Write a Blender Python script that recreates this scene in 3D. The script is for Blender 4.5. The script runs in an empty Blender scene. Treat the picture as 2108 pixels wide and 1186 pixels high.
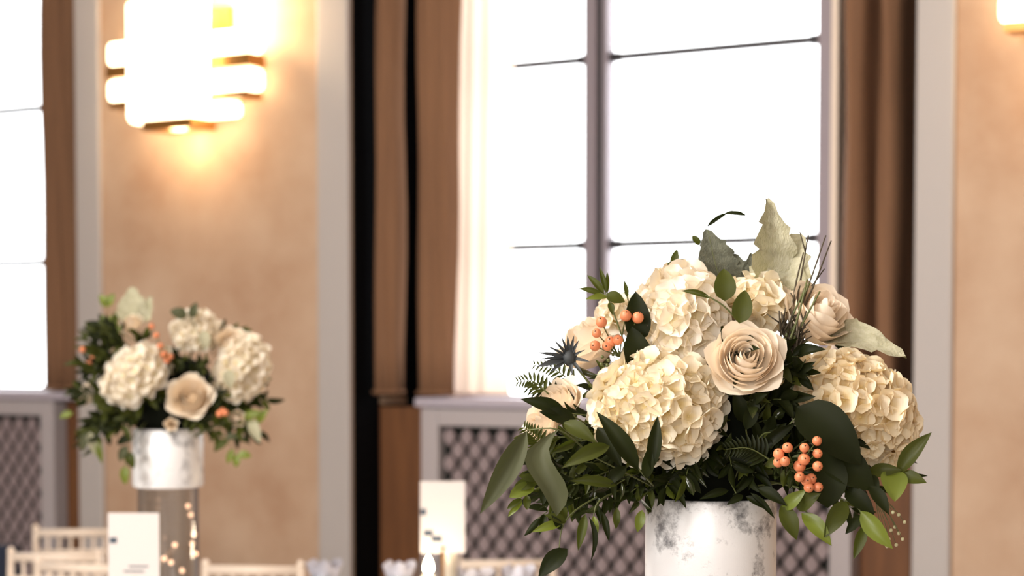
import bpy, bmesh, math, random
from mathutils import Vector, Matrix, Euler
R = random.Random(7)
SC = bpy.context.scene
COL = SC.collection
PI = math.pi

# ------------------------------------------------------------------ camera, world, lights, exposure
FPX, CXP, CYP, EYE, PITCH = 4000.0, 1054.0, 912.0, 1.73, math.radians(2.8)
cd = bpy.data.cameras.new('camera')
cam = bpy.data.objects.new('camera', cd)
COL.objects.link(cam)
cam.location = (0, 0, EYE)
cam.rotation_euler = (PI / 2 - PITCH, 0, 0)
cd.sensor_width = 36
cd.lens = FPX / 2108 * 36
cd.shift_y = (CYP - 593) / 2108
cd.clip_start = 0.05
cd.dof.use_dof = True
cd.dof.focus_distance = 2.90
cd.dof.aperture_fstop = 3.9
cd.dof.aperture_blades = 0
SC.camera = cam

ww = bpy.data.worlds.new('overcast_sky')
SC.world = ww
ww.use_nodes = True
bg = ww.node_tree.nodes['Background']
bg.inputs[0].default_value = (0.97, 0.985, 1.0, 1)
bg.inputs[1].default_value = 6.5

SC.view_settings.view_transform = 'Standard'
SC.view_settings.look = 'None'
SC.view_settings.gamma = 1
SC.view_settings.use_curve_mapping = False
SC.view_settings.exposure = 0.0

# frame of the window wall: x runs along it to the right, y into the wall, z up
WA = math.atan(0.613)
WALL = Matrix.Translation((0, 9, 0)) @ Matrix.Rotation(-WA, 4, 'Z')


def area(name, s, y, z, sx, sz, power, col, aim):
    ld = bpy.data.lights.new(name, 'AREA')
    ld.shape = 'RECTANGLE'
    ld.size, ld.size_y = sx, sz
    ld.energy = power
    ld.color = col
    o = bpy.data.objects.new(name, ld)
    COL.objects.link(o)
    p = WALL @ Vector((s, y, z))
    d = (Vector(aim) - p).normalized()
    o.matrix_world = Matrix.Translation(p) @ d.to_track_quat('-Z', 'Z').to_matrix().to_4x4()
    return o


# area lights for the opposite wall's unseen windows, and an added overhead key light
area('daylight_opposite_window', 1.0, -12.7, 2.9, 2.6, 3.4, 600, (1.0, 0.97, 0.93), (0.3, 3, 1.5))
area('daylight_opposite_window', 5.6, -12.7, 2.9, 2.6, 3.4, 280, (1.0, 0.97, 0.93), (0.3, 3, 1.5))
area('overhead_key_light', 1.2, -7.4, 4.7, 0.9, 0.9, 190, (1.0, 0.94, 0.86), (0.2, 3.0, 1.6))


def at(px, py, Y):
    """the point at depth Y seen along the photograph's ray through (px, py)"""
    x = (px - CXP) / FPX
    y = (CYP - py) / FPX
    r = Vector((x, math.cos(PITCH) + y * math.sin(PITCH), -math.sin(PITCH) + y * math.cos(PITCH)))
    return Vector((0, 0, EYE)) + r * (Y / r.y)


# ------------------------------------------------------------------ materials
MATS = {}


def srgb(r, g, b):
    f = lambda c: (c / 255 / 12.92) if c / 255 <= .04045 else ((c / 255 + .055) / 1.055) ** 2.4
    return (f(r), f(g), f(b), 1)


def mat(name, col, rough=.6, metal=0, spec=.5, noise=None, noise_scale=5, rnd=0, trans=0, transcol=None, bump=0, bump_scale=40, stretch=None):
    m = bpy.data.materials.new(name)
    m.use_nodes = True
    nt = m.node_tree
    N, L = nt.nodes, nt.links
    p = N['Principled BSDF']
    p.inputs['Roughness'].default_value = rough
    p.inputs['Metallic'].default_value = metal
    p.inputs['Specular IOR Level'].default_value = spec
    p.inputs['Base Color'].default_value = col
    src = None
    tc = N.new('ShaderNodeTexCoord')
    vec = tc.outputs['Object']
    if stretch:
        mp = N.new('ShaderNodeMapping')
        mp.inputs['Scale'].default_value = stretch
        L.new(vec, mp.inputs['Vector'])
        vec = mp.outputs['Vector']
    if noise:
        nz = N.new('ShaderNodeTexNoise')
        nz.inputs['Scale'].default_value = noise_scale
        nz.inputs['Detail'].default_value = 6
        nz.inputs['Roughness'].default_value = .6
        L.new(vec, nz.inputs['Vector'])
        cr = N.new('ShaderNodeValToRGB')
        cr.color_ramp.elements[0].position = .35
        cr.color_ramp.elements[1].position = .68
        cr.color_ramp.elements[0].color = col
        cr.color_ramp.elements[1].color = noise
        L.new(nz.outputs['Fac'], cr.inputs['Fac'])
        src = cr.outputs['Color']
    if rnd:
        oi = N.new('ShaderNodeObjectInfo')
        hs = N.new('ShaderNodeHueSaturation')
        mr = N.new('ShaderNodeMapRange')
        mr.inputs['To Min'].default_value = 1 - rnd
        mr.inputs['To Max'].default_value = 1 + rnd
        L.new(oi.outputs['Random'], mr.inputs['Value'])
        L.new(mr.outputs['Result'], hs.inputs['Value'])
        if src:
            L.new(src, hs.inputs['Color'])
        else:
            hs.inputs['Color'].default_value = col
        src = hs.outputs['Color']
    if src:
        L.new(src, p.inputs['Base Color'])
    if bump:
        nb = N.new('ShaderNodeTexNoise')
        nb.inputs['Scale'].default_value = bump_scale
        nb.inputs['Detail'].default_value = 4
        L.new(vec, nb.inputs['Vector'])
        b = N.new('ShaderNodeBump')
        b.inputs['Strength'].default_value = bump
        b.inputs['Distance'].default_value = .01
        L.new(nb.outputs['Fac'], b.inputs['Height'])
        L.new(b.outputs['Normal'], p.inputs['Normal'])
    if trans:
        t = N.new('ShaderNodeBsdfTranslucent')
        t.inputs['Color'].default_value = transcol or col
        mx = N.new('ShaderNodeMixShader')
        mx.inputs['Fac'].default_value = trans
        L.new(p.outputs['BSDF'], mx.inputs[1])
        L.new(t.outputs['BSDF'], mx.inputs[2])
        L.new(mx.outputs['Shader'], N['Material Output'].inputs['Surface'])
    MATS[name] = m
    return m


def centre_tint(name, inner):
    # the petals are naturally yellower towards the eye of each floret
    nt = MATS[name].node_tree
    N, L = nt.nodes, nt.links
    p = N['Principled BSDF']
    hs = next(n for n in N if n.type == 'HUE_SAT')
    tc = next(n for n in N if n.type == 'TEX_COORD')
    ln = N.new('ShaderNodeVectorMath')
    ln.operation = 'LENGTH'
    L.new(tc.outputs['Object'], ln.inputs[0])
    mr = N.new('ShaderNodeMapRange')
    mr.inputs['From Min'].default_value = .05
    mr.inputs['From Max'].default_value = .75
    L.new(ln.outputs['Value'], mr.inputs['Value'])
    mx = N.new('ShaderNodeMix')
    mx.data_type = 'RGBA'
    mx.inputs[6].default_value = inner
    mx.inputs[7].default_value = hs.inputs['Color'].default_value
    L.new(mr.outputs['Result'], mx.inputs[0])
    L.new(mx.outputs[2], hs.inputs['Color'])


def emit(name, col, strength):
    m = bpy.data.materials.new(name)
    m.use_nodes = True
    p = m.node_tree.nodes['Principled BSDF']
    p.inputs['Base Color'].default_value = (.8, .75, .65, 1)
    p.inputs['Emission Color'].default_value = col
    p.inputs['Emission Strength'].default_value = strength
    MATS[name] = m
    return m


def thin_glass(name, tint=(1, 1, 1, 1), refl=.06, rough=.0):
    m = bpy.data.materials.new(name)
    m.use_nodes = True
    nt = m.node_tree
    N, L = nt.nodes, nt.links
    N.remove(N['Principled BSDF'])
    tr = N.new('ShaderNodeBsdfTransparent')
    tr.inputs[0].default_value = tint
    gl = N.new('ShaderNodeBsdfGlossy')
    gl.inputs['Roughness'].default_value = rough
    lw = N.new('ShaderNodeLayerWeight')
    lw.inputs['Blend'].default_value = .3
    mp = N.new('ShaderNodeMapRange')
    mp.inputs['To Min'].default_value = refl
    mp.inputs['To Max'].default_value = .7
    mx = N.new('ShaderNodeMixShader')
    L.new(lw.outputs['Facing'], mp.inputs['Value'])
    L.new(mp.outputs['Result'], mx.inputs['Fac'])
    L.new(tr.outputs[0], mx.inputs[1])
    L.new(gl.outputs[0], mx.inputs[2])
    L.new(mx.outputs[0], N['Material Output'].inputs['Surface'])
    MATS[name] = m
    return m


mat('plaster', srgb(190, 154, 126), .85, noise=srgb(214, 186, 160), noise_scale=1.6, bump=.25, bump_scale=18)
mat('grey_trim', srgb(192, 185, 182), .6)
mat('shade_black', srgb(8, 8, 11), .95, spec=.1)
mat('ceiling_paint', srgb(215, 205, 195), .8)
mat('carpet', srgb(120, 108, 100), .95, noise=srgb(92, 82, 78), noise_scale=4)
mat('room_paint', srgb(214, 200, 186), .85)
mat('brown_panel', srgb(128, 82, 46), .6, noise=srgb(104, 64, 34), noise_scale=3, stretch=(6, 6, .5))
mat('window_metal', srgb(150, 140, 148), .5)
mat('window_groove', srgb(70, 68, 72), .6)
mat('reveal_cream', srgb(250, 232, 214), .8)
mat('sill_paint', srgb(192, 184, 196), .5)
mat('drape', srgb(140, 102, 74), .9, noise=srgb(122, 88, 64), noise_scale=3, stretch=(8, 8, .4), bump=.15, bump_scale=200)
mat('glare_sheet', srgb(236, 220, 205), .9, trans=.7, transcol=(.66, .51, .40, 1))
mat('grille_metal', srgb(158, 142, 144), .5, rnd=.06)
mat('grille_dark', srgb(18, 22, 18), .9)
mat('grille_frame', srgb(188, 180, 182), .55)
mat('brass', srgb(176, 128, 70), .35, metal=.8)
emit('sconce_glass', (1.0, .80, .50, 1), 7.0)
emit('flame', (1.0, .80, .55, 1), 70)
emit('glint_glow', (1.0, .50, .26, 1), 3)
thin_glass('pane_glass', refl=.03)
thin_glass('clear_glass', tint=(.90, .92, .94, 1), refl=.10)
mat('cloth_white', srgb(235, 230, 226), .9)
mat('chair_wood', srgb(250, 232, 214), .4)
mat('cushion', srgb(240, 232, 222), .9)
mat('card', srgb(226, 218, 214), .8, spec=.2)
mat('card_ink', srgb(70, 82, 96), .7)
mat('wax', srgb(245, 236, 220), .5, trans=.3)
mat('napkin_cloth', srgb(212, 212, 226), .9)
mat('navy_cloth', srgb(34, 42, 60), .9)
# flowers
mat('petal_cream', srgb(250, 242, 222), .55, rnd=.05, trans=.34, transcol=srgb(248, 230, 190), spec=.25)
mat('petal_gold', srgb(252, 243, 218), .55, rnd=.06, trans=.32, transcol=srgb(240, 206, 140), spec=.25)
mat('petal_white', srgb(252, 246, 234), .55, rnd=.04, trans=.32, transcol=srgb(246, 226, 186), spec=.25)
centre_tint('petal_cream', srgb(226, 204, 140))
centre_tint('petal_gold', srgb(224, 198, 132))
centre_tint('petal_white', srgb(232, 220, 176))
mat('petal_rose', srgb(255, 244, 226), .5, rnd=.03, trans=.26, transcol=srgb(255, 232, 204), spec=.25)
mat('flower_core', srgb(206, 186, 124), .8)
mat('leaf_dark', srgb(29, 33, 14), .5, rnd=.35, spec=.11, trans=.12, transcol=srgb(80, 100, 30))
mat('leaf_gloss', srgb(44, 50, 24), .16, rnd=.3, spec=.7)
mat('leaf_mid', srgb(60, 64, 25), .45, spec=.2, rnd=.2, trans=.22, transcol=srgb(120, 140, 40))
mat('leaf_light', srgb(106, 118, 46), .4, rnd=.15, trans=.35, transcol=srgb(150, 170, 50))
mat('leaf_gray', srgb(72, 74, 50), .6, spec=.25, rnd=.08, trans=.12, transcol=srgb(120, 130, 80))
mat('leaf_silver', srgb(196, 192, 168), .75, noise=srgb(170, 165, 136), noise_scale=9, rnd=.05, trans=.2, transcol=srgb(190, 190, 130), bump=.4, bump_scale=30)
mat('leaf_pewter', srgb(104, 106, 90), .8, noise=srgb(80, 82, 70), noise_scale=9, trans=.1, transcol=srgb(120, 120, 90), bump=.4, bump_scale=30)
mat('stem_green', srgb(90, 96, 52), .5)
mat('twig_brown', srgb(70, 60, 44), .7)
mat('thistle_blue', srgb(56, 60, 62), .6)
mat('berry_orange', srgb(220, 134, 92), .4, rnd=.1)
mat('berry_tip', srgb(70, 50, 30), .6)
mat('seed_pale', srgb(206, 200, 160), .6)
mat('light_blocker', srgb(14, 17, 10), .95, spec=.1)


def mercury():
    m = bpy.data.materials.new('mercury_glass')
    m.use_nodes = True
    nt = m.node_tree
    N, L = nt.nodes, nt.links
    p = N['Principled BSDF']
    tc = N.new('ShaderNodeTexCoord')
    a = N.new('ShaderNodeTexNoise')
    a.inputs['Scale'].default_value = 22
    a.inputs['Detail'].default_value = 10
    a.inputs['Roughness'].default_value = .72
    L.new(tc.outputs['Object'], a.inputs['Vector'])
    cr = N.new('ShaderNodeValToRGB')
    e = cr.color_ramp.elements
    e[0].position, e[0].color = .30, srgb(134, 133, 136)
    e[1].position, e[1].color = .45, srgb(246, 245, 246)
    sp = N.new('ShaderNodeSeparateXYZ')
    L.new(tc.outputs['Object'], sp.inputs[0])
    mr = N.new('ShaderNodeMapRange')  # greyer towards the rim: foliage shade and reflection painted into the colour
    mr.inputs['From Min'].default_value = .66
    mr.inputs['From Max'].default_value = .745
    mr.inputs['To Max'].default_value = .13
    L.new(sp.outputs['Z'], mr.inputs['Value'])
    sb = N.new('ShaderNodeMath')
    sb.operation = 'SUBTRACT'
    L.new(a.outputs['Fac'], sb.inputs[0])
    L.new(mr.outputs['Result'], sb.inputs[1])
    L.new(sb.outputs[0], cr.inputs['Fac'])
    L.new(cr.outputs['Color'], p.inputs['Base Color'])
    p.inputs['Metallic'].default_value = .12
    p.inputs['Roughness'].default_value = .32
    b = N.new('ShaderNodeBump')
    b.inputs['Strength'].default_value = .25
    b.inputs['Distance'].default_value = .004
    L.new(a.outputs['Fac'], b.inputs['Height'])
    L.new(b.outputs['Normal'], p.inputs['Normal'])
    MATS['mercury_glass'] = m


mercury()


# ------------------------------------------------------------------ mesh helpers
def mesh(name, verts, faces, m, smooth=True):
    d = bpy.data.meshes.new(name)
    d.from_pydata([tuple(v) for v in verts], [], faces)
    if smooth:
        d.polygons.foreach_set('use_smooth', [True] * len(d.polygons))
    if m:
        d.materials.append(MATS[m])
    return d


class MB:
    def __init__(self):
        self.v, self.f = [], []

    def add(self, v, f):
        n = len(self.v)
        self.v += [tuple(p) for p in v]
        self.f += [tuple(i + n for i in q) for q in f]
        return self

    def box(self, x0, x1, y0, y1, z0, z1):
        v = [(x, y, z) for x in (x0, x1) for y in (y0, y1) for z in (z0, z1)]
        return self.add(v, [(0, 1, 3, 2), (4, 6, 7, 5), (0, 4, 5, 1), (2, 3, 7, 6), (0, 2, 6, 4), (1, 5, 7, 3)])

    def prism(self, pts, z0, z1):
        n = len(pts)
        v = [(x, y, z0) for x, y in pts] + [(x, y, z1) for x, y in pts]
        f = [(i, (i + 1) % n, n + (i + 1) % n, n + i) for i in range(n)]
        return self.add(v, f + [tuple(range(n - 1, -1, -1)), tuple(range(n, 2 * n))])

    def lathe(self, prof, seg=24, o=(0, 0, 0), cap=True):
        n = len(prof)
        v = [(o[0] + r * math.cos(2 * PI * k / seg), o[1] + r * math.sin(2 * PI * k / seg), o[2] + z) for k in range(seg) for r, z in prof]
        f = [(k * n + i, ((k + 1) % seg) * n + i, ((k + 1) % seg) * n + i + 1, k * n + i + 1) for k in range(seg) for i in range(n - 1)]
        if cap:
            f.append(tuple(k * n for k in range(seg - 1, -1, -1)))
            f.append(tuple(k * n + n - 1 for k in range(seg)))
        return self.add(v, f)

    def tube(self, pts, r0, r1=None, seg=6):
        r1 = r0 if r1 is None else r1
        pts = [Vector(p) for p in pts]
        v, f = [], []
        n = len(pts)
        for i, p in enumerate(pts):
            d = (pts[min(i + 1, n - 1)] - pts[max(i - 1, 0)]).normalized()
            u = d.cross(Vector((.3, .9, .2))).normalized()
            w = d.cross(u)
            r = r0 + (r1 - r0) * i / max(1, n - 1)
            v += [p + (u * math.cos(2 * PI * k / seg) + w * math.sin(2 * PI * k / seg)) * r for k in range(seg)]
        for i in range(n - 1):
            f += [(i * seg + k, i * seg + (k + 1) % seg, (i + 1) * seg + (k + 1) % seg, (i + 1) * seg + k) for k in range(seg)]
        f += [tuple(range(seg - 1, -1, -1)), tuple((n - 1) * seg + k for k in range(seg))]
        return self.add(v, f)

    def data(self, name, m, smooth=False):
        return mesh(name, self.v, self.f, m, smooth)


def smooth_path(pts, n=5):
    pts = [Vector(p) for p in pts]
    if len(pts) < 3:
        return [pts[0].lerp(pts[-1], i / n) for i in range(n + 1)]
    q = [pts[0] * 2 - pts[1]] + pts + [pts[-1] * 2 - pts[-2]]
    out = []
    for i in range(1, len(q) - 2):
        a, b, c, d = q[i - 1:i + 3]
        for k in range(n):
            t = k / n
            out.append(.5 * ((2 * b) + (c - a) * t + (2 * a - 5 * b + 4 * c - d) * t * t + (3 * b - a - 3 * c + d) * t ** 3))
    return out + [pts[-1]]


def obj(name, data, parent=None, mtx=None):
    o = bpy.data.objects.new(name, data)
    COL.objects.link(o)
    if parent is not None:
        o.parent = parent
    if mtx is not None:
        o.matrix_basis = mtx
    return o


def tag(o, label=None, cat=None, group=None, kind=None):
    if label: o['label'] = label
    if cat: o['category'] = cat
    if group: o['group'] = group
    if kind: o['kind'] = kind
    return o


def thing(name, loc, label, cat, group=None, mtx=None):
    o = obj(name, None, None, mtx or Matrix.Translation(loc))
    o.empty_display_size = .05
    return tag(o, label, cat, group)


def struct(name, mb, m, smooth=False, data=None):
    o = obj(name, data or mb.data(name, m, smooth), None, WALL)
    return tag(o, kind='structure')


def bevel(o, w, seg=2):
    b = o.modifiers.new('bevel', 'BEVEL')
    b.width = w
    b.segments = seg
    b.limit_method = 'ANGLE'
    return o


# ------------------------------------------------------------------ the room (wall frame: s along, y into the wall, z up)
CEIL = 5.4
PIER0, PIER1 = -2.708, -0.912
BAY = 4.649
REV, WTOP, SILL = 0.17, 4.7, 1.49

struct('floor', MB().box(-9, 9, -13, .6, -.1, 0), 'carpet')
struct('ceiling', MB().box(-9, 9, -13, .6, CEIL, CEIL + .1), 'ceiling_paint')
struct('wall_left', MB().box(-9.2, -9, -13, .6, 0, CEIL), 'room_paint')
struct('wall_right', MB().box(9, 9.2, -13, .6, 0, CEIL), 'room_paint')
struct('wall_front', MB().box(-9, 9, -13.2, -13, 0, CEIL), 'room_paint')
# window wall: piers, lintels and the backs of the two window recesses
w = MB()
w.box(-9, PIER0 - (BAY - 1.796), 0, .6, 0, CEIL)
w.box(PIER0, PIER1, 0, .6, 0, CEIL)
w.box(PIER0 + BAY, 9, 0, .6, 0, CEIL)
for k in (0, -1):
    b = k * BAY
    w.box(PIER1 + b, PIER0 + BAY + b, 0, .6, WTOP, CEIL)
struct('wall_back', w, 'plaster')
tr = 0
for k in (0, -1):
    b = k * BAY
    # brown panelling that lines each recess, beside and under the window
    p = MB()
    p.box(PIER1 + b, PIER0 + BAY + b, REV + .05, .58, 0, SILL - .04)
    struct('trim_%d' % (tr := tr + 1), p, 'brown_panel')
    # recess either side of the window, its shade painted on as black
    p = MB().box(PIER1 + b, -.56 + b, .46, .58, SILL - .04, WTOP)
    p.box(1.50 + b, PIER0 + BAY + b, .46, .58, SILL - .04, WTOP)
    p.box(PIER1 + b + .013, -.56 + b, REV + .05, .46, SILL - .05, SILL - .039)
    struct('trim_%d' % (tr := tr + 1), p, 'shade_black')
    # pier sides, painted black for the shadow in the gap
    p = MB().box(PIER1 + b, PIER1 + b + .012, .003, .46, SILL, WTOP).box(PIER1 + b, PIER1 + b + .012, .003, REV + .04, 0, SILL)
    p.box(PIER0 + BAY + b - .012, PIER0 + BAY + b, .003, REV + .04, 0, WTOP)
    struct('trim_%d' % (tr := tr + 1), p, 'shade_black')
    # pale reveal around the glass
    p = MB().box(-.60 + b, -.56 + b, REV + .20, .58, SILL, WTOP)
    p.box(1.47 + b, 1.50 + b, REV + .06, .58, SILL, WTOP)
    struct('trim_%d' % (tr := tr + 1), p, 'reveal_cream')
    # sill
    o = struct('trim_%d' % (tr := tr + 1), MB().box(-.61 + b, PIER0 + BAY + b - .015, REV - .08, .5, SILL - .045, SILL), 'sill_paint')
    bevel(o, .008)
for s0, s1 in ((PIER0, -2.533), (-1.104, PIER1), (PIER0 + BAY, 2.105), (3.545, 3.737), (PIER1 - BAY - .19, PIER1 - BAY)):
    o = struct('trim_%d' % (tr := tr + 1), MB().box(s0, s1, -.03, .0, 0, CEIL), 'grey_trim')
    bevel(o, .012)
for s0, s1 in ((-2.533, -1.104), (2.105, 3.545)):
    o = struct('baseboard_%s' % ('left' if s0 < 0 else 'right'), MB().box(s0, s1, -.02, 0, 0, .16), 'grey_trim')


def window(n, b):
    root = obj('window_%d' % n, None, None, WALL @ Matrix.Translation((b, 0, 0)))
    tag(root, kind='structure')
    y0, y1 = .43, .50
    L0, L1, M0, M1 = -.55, -.50, .146, .264
    R0, R1 = 1.33, 1.433
    z0, z1 = SILL, WTOP
    f = MB().box(L0 - .03, L1, y0, y1, z0, z1).box(R0, R0 + .062, y0 - .01, y1, z0, z1).box(R0 + .062, R0 + .085, y0 + .03, y1, z0, z1)
    f.box(R0 + .085, R1 + .04, y0 - .01, y1, z0, z1)
    f.box(L1, R0, y0, y1, z1 - .06, z1).box(L1, R0, y0, y1, z0, z0 + .012)
    obj('frame', f.data('window_frame', 'window_metal'), root)
    mm = MB().box(M0, M0 + .062, y0 - .015, y1, z0, z1 - .06).box(M0 + .094, M1, y0 - .005, y1, z0, z1 - .06)
    mu = obj('mullion', mm.data('mullion', 'window_metal'), root)
    obj('groove', MB().box(M0 + .06, M0 + .096, y0 + .02, y1 - .01, z0, z1 - .06).data('groove', 'window_groove'), mu)
    zs = [z0 + .012, 2.22, 3.10, 3.98, z1 - .06]
    for x0, x1 in ((L1, M0), (M1, R0)):
        for i, z in enumerate(zs):
            if 0 < i < 4:
                bar = MB().box(x0, x1, .45, .48, z - .017, z + .017)
                # the bar's flared ends
                for xx, sg in ((x0, 1), (x1, -1)):
                    bar.prism([(xx, .45), (xx + sg * .05, .45), (xx + sg * .05, .48), (xx, .48)][::sg], z - .022, z + .022)
                obj('muntin', bar.data('muntin', 'window_groove'), root)
            if i < 4:
                obj('pane', MB().box(x0, x1, .462, .466, z, zs[i + 1]).data('pane', 'pane_glass'), root)
    return root


window(1, -BAY)
window(2, 0)


# ------------------------------------------------------------------ drapes
def drape(label, prof, zt, zb, flare, edge=None):
    """prof: (s, y) points of the folded cloth, left to right; flare: how far the left / right hem spreads"""
    pts = smooth_path([Vector((s, y, 0)) for s, y in prof], 5)
    n = len(pts)
    s0, s1 = pts[0].x, pts[-1].x
    v, f = [], []
    rows = 14
    for j in range(rows + 1):
        t = j / rows
        z = zt + (zb - zt) * t
        for p in pts:
            k = (p.x - s0) / (s1 - s0)
            x = p.x + t * (flare[0] * (1 - k) + flare[1] * k) + .006 * math.sin(5 * z + 9 * k)
            v.append((x, p.y + .006 * math.sin(3 * z + 20 * k), z + .004 * math.sin(40 * k) * (t == 1)))
    for j in range(rows):
        f += [(j * n + i, (j + 1) * n + i, (j + 1) * n + i + 1, j * n + i + 1) for i in range(n - 1)]
    root = tag(obj('drape', None, None, WALL), label, 'curtain', 'brown window drapes')
    cloth = obj('cloth', mesh('drape_cloth', v, f, 'drape'), root)
    so = cloth.modifiers.new('thick', 'SOLIDIFY')
    so.thickness = .012
    hem = [(p.x + flare[0] * (1 - (p.x - s0) / (s1 - s0)) + flare[1] * ((p.x - s0) / (s1 - s0)), p.y - .004, zb + .012) for p in pts]
    obj('hem', MB().tube(hem, .010, .010, 5).data('hem', 'drape', True), root)
    return root


ZT, ZB = WTOP - .02, SILL + .012
drape('slim brown drape between two black gaps, left of the foreground window',
      [(-.815, .13), (-.80, .085), (-.765, .07), (-.73, .08), (-.705, .10), (-.692, .15)], ZT, ZB, (-.05, -.012))
drape('wide brown drape left of the foreground window, beside the pale glare panel',
      [(-.602, .19), (-.595, .13), (-.57, .085), (-.50, .065), (-.42, .07), (-.36, .09), (-.325, .13)], ZT, ZB, (-.006, -.075))
drape('brown folded drape right of the foreground window, behind the silvery leaf',
      [(1.565, .15), (1.59, .10), (1.63, .08), (1.67, .11), (1.69, .22), (1.715, .25), (1.735, .12), (1.77, .085), (1.81, .09), (1.835, .13), (1.845, .24), (1.86, .34)],
      ZT, ZB, (.0, -.02))
drape('narrow brown drape at the right of the far left window',
      [(1.545 - BAY, .15), (1.57 - BAY, .10), (1.63 - BAY, .08), (1.70 - BAY, .10), (1.76 - BAY, .085), (1.83 - BAY, .10), (1.86 - BAY, .14), (1.885 - BAY, .18)],
      ZT, ZB, (.0, -.0))


# translucent panel added for the glare at the window's edge
def glare_sheet(label, prof, m):
    pts = smooth_path([Vector((a, b, 0)) for a, b in prof], 5)
    n = len(pts)
    v = [(p.x - .05 * t, p.y, ZT + (ZB - ZT) * t) for t in [j / 10 for j in range(11)] for p in pts]
    f = [(j * n + i, (j + 1) * n + i, (j + 1) * n + i + 1, j * n + i + 1) for j in range(10) for i in range(n - 1)]
    root = tag(obj('glare_panel', None, None, WALL), label, 'curtain')
    obj('cloth', mesh('glare_cloth', v, f, m), root)  # surface of the added glare panel
    obj('hem', MB().tube([(p.x - .05, p.y, ZB + .006) for p in pts], .005, .005, 5).data('hem', m, True), root)


glare_sheet('pale translucent panel added for window glare at the inner edge of the left brown drape', [(-.42, .25), (-.38, .22), (-.34, .25), (-.30, .24), (-.27, .27), (-.23, .27), (-.18, .28), (-.14, .29)], 'glare_sheet')

# ------------------------------------------------------------------ radiator covers with lozenge grilles
def lozenge_data():
    a, h = .0370, .0490
    pts = []
    for i in range(14):
        t = 2 * PI * i / 14
        c, q = math.cos(t), math.sin(t)
        pts.append((a * math.copysign(abs(c) ** 1.65, c), h * math.copysign(abs(q) ** 1.65, q)))
    n = len(pts)
    v = [(x, 0, z) for x, z in pts] + [(x * .86, -.012, z * .86) for x, z in pts]
    f = [(i, (i + 1) % n, n + (i + 1) % n, n + i)[::-1] for i in range(n)] + [tuple(range(n, 2 * n))]
    return mesh('lozenge', v, f, 'grille_metal', False)


LOZ = lozenge_data()


def radiator_cover(b, label, s_vis0, s_vis1):
    root = tag(obj('radiator_cover', None, None, WALL @ Matrix.Translation((b, 0, 0))), label, 'radiator cover', 'radiator covers below the windows')
    s0, s1, zt = -.585, 1.625, 1.44
    y = REV - .05
    obj('backing', MB().box(s0 + .02, s1 - .02, y + .045, REV + .045, .02, zt - .02).data('backing', 'grille_dark'), root)
    for x0, x1 in ((s0, s0 + .10), (s1 - .10, s1)):
        bevel(obj('stile', MB().box(x0, x1, y - .012, REV + .045, 0, zt).data('stile', 'grille_frame'), root), .006)
    bevel(obj('top_rail', MB().box(s0 + .10, s1 - .10, y - .012, y + .03, zt - .085, zt).data('top_rail', 'grille_frame'), root), .006)
    bevel(obj('bottom_rail', MB().box(s0 + .10, s1 - .10, y - .012, y + .03, 0, .14).data('bottom_rail', 'grille_frame'), root), .006)
    dx, dz = .0985, .127
    rest = MB()
    j = 0
    z = zt - .085 - dz * .42
    while z > .18:
        x = s0 + .10 + dx * (.5 if j % 2 == 0 else 1.0)
        while x < s1 - .10 - dx * .3:
            if z > .58 and s_vis0 < x < s_vis1:
                obj('lozenge', LOZ, root, Matrix.Translation((x, y + .02, z)))
            else:
                rest.add([(p.co.x + x, p.co.y + y + .02, p.co.z + z) for p in LOZ.vertices], [tuple(q.vertices) for q in LOZ.polygons])
            x += dx
        z -= dz / 2
        j += 1
    o = obj('lozenges', rest.data('lozenges', 'grille_metal'), root)
    o['kind'] = 'stuff'


radiator_cover(0, 'grey radiator cover with lozenge grille behind the foreground bouquet and vase', -1, 2)
radiator_cover(-BAY, 'grey radiator cover with lozenge grille at the left edge, below the far left window', .9, 2)


# ------------------------------------------------------------------ wall sconces
def sconce(s, label):
    root = tag(obj('wall_sconce', None, None, WALL @ Matrix.Translation((s, 0, 0))), label, 'wall lamp', 'art deco wall sconces')
    obj('back_plate', MB().box(-.235, .235, -.055, 0, 2.90, 3.44).data('back_plate', 'brass'), root)
    # upright glass panels
    for x0, x1 in ((-.25, -.095), (-.085, .085), (.095, .25)):
        top = 3.52 if abs(x0 + x1) < .05 else 3.47
        o = obj('glass_panel', MB().box(x0, x1, -.27, -.20, 2.875, top).data('glass_panel', 'sconce_glass'), root)
        bevel(o, .02, 3)
    # cross bands of glass that wrap round behind the panels
    for z0, z1, hw in ((3.178, 3.30, .48), (2.995, 3.108, .48), (2.875, 2.955, .34)):
        o = obj('glass_band', MB().box(-hw, hw, -.17, -.055, z0, z1).data('glass_band', 'sconce_glass'), root)
        bevel(o, .03, 3)
    for z0, z1, hw in ((3.112, 3.174, .47), (2.958, 2.992, .45)):
        obj('brass_strip', MB().box(-hw, hw, -.18, -.05, z0, z1).data('brass_strip', 'brass'), root)
    obj('top_cap', MB().box(-.13, .13, -.25, -.06, 3.52, 3.56).data('top_cap', 'brass'), root)
    obj('bottom_cap', MB().box(-.16, .16, -.25, -.06, 2.82, 2.872).data('bottom_cap', 'brass'), root)
    obj('arm', MB().box(-.2, .2, -.2, -.05, 2.93, 3.42).data('arm', 'brass'), root)
    # the lamp's own bulb, throwing light up the wall
    for dx, z, pw in ((.30, 3.42, 26), (0, 2.78, 5)):
        ld = bpy.data.lights.new('sconce_bulb', 'POINT')
        ld.energy = pw
        ld.color = (1, .72, .40)
        ld.shadow_soft_size = .05
        lo = obj('sconce_bulb', ld, root, Matrix.Translation((dx, -.16, z)))


sconce(-1.87, 'glowing art deco wall sconce with glass bands on the left pier')
sconce(2.80, 'glowing wall sconce cut off by the right edge')


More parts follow.
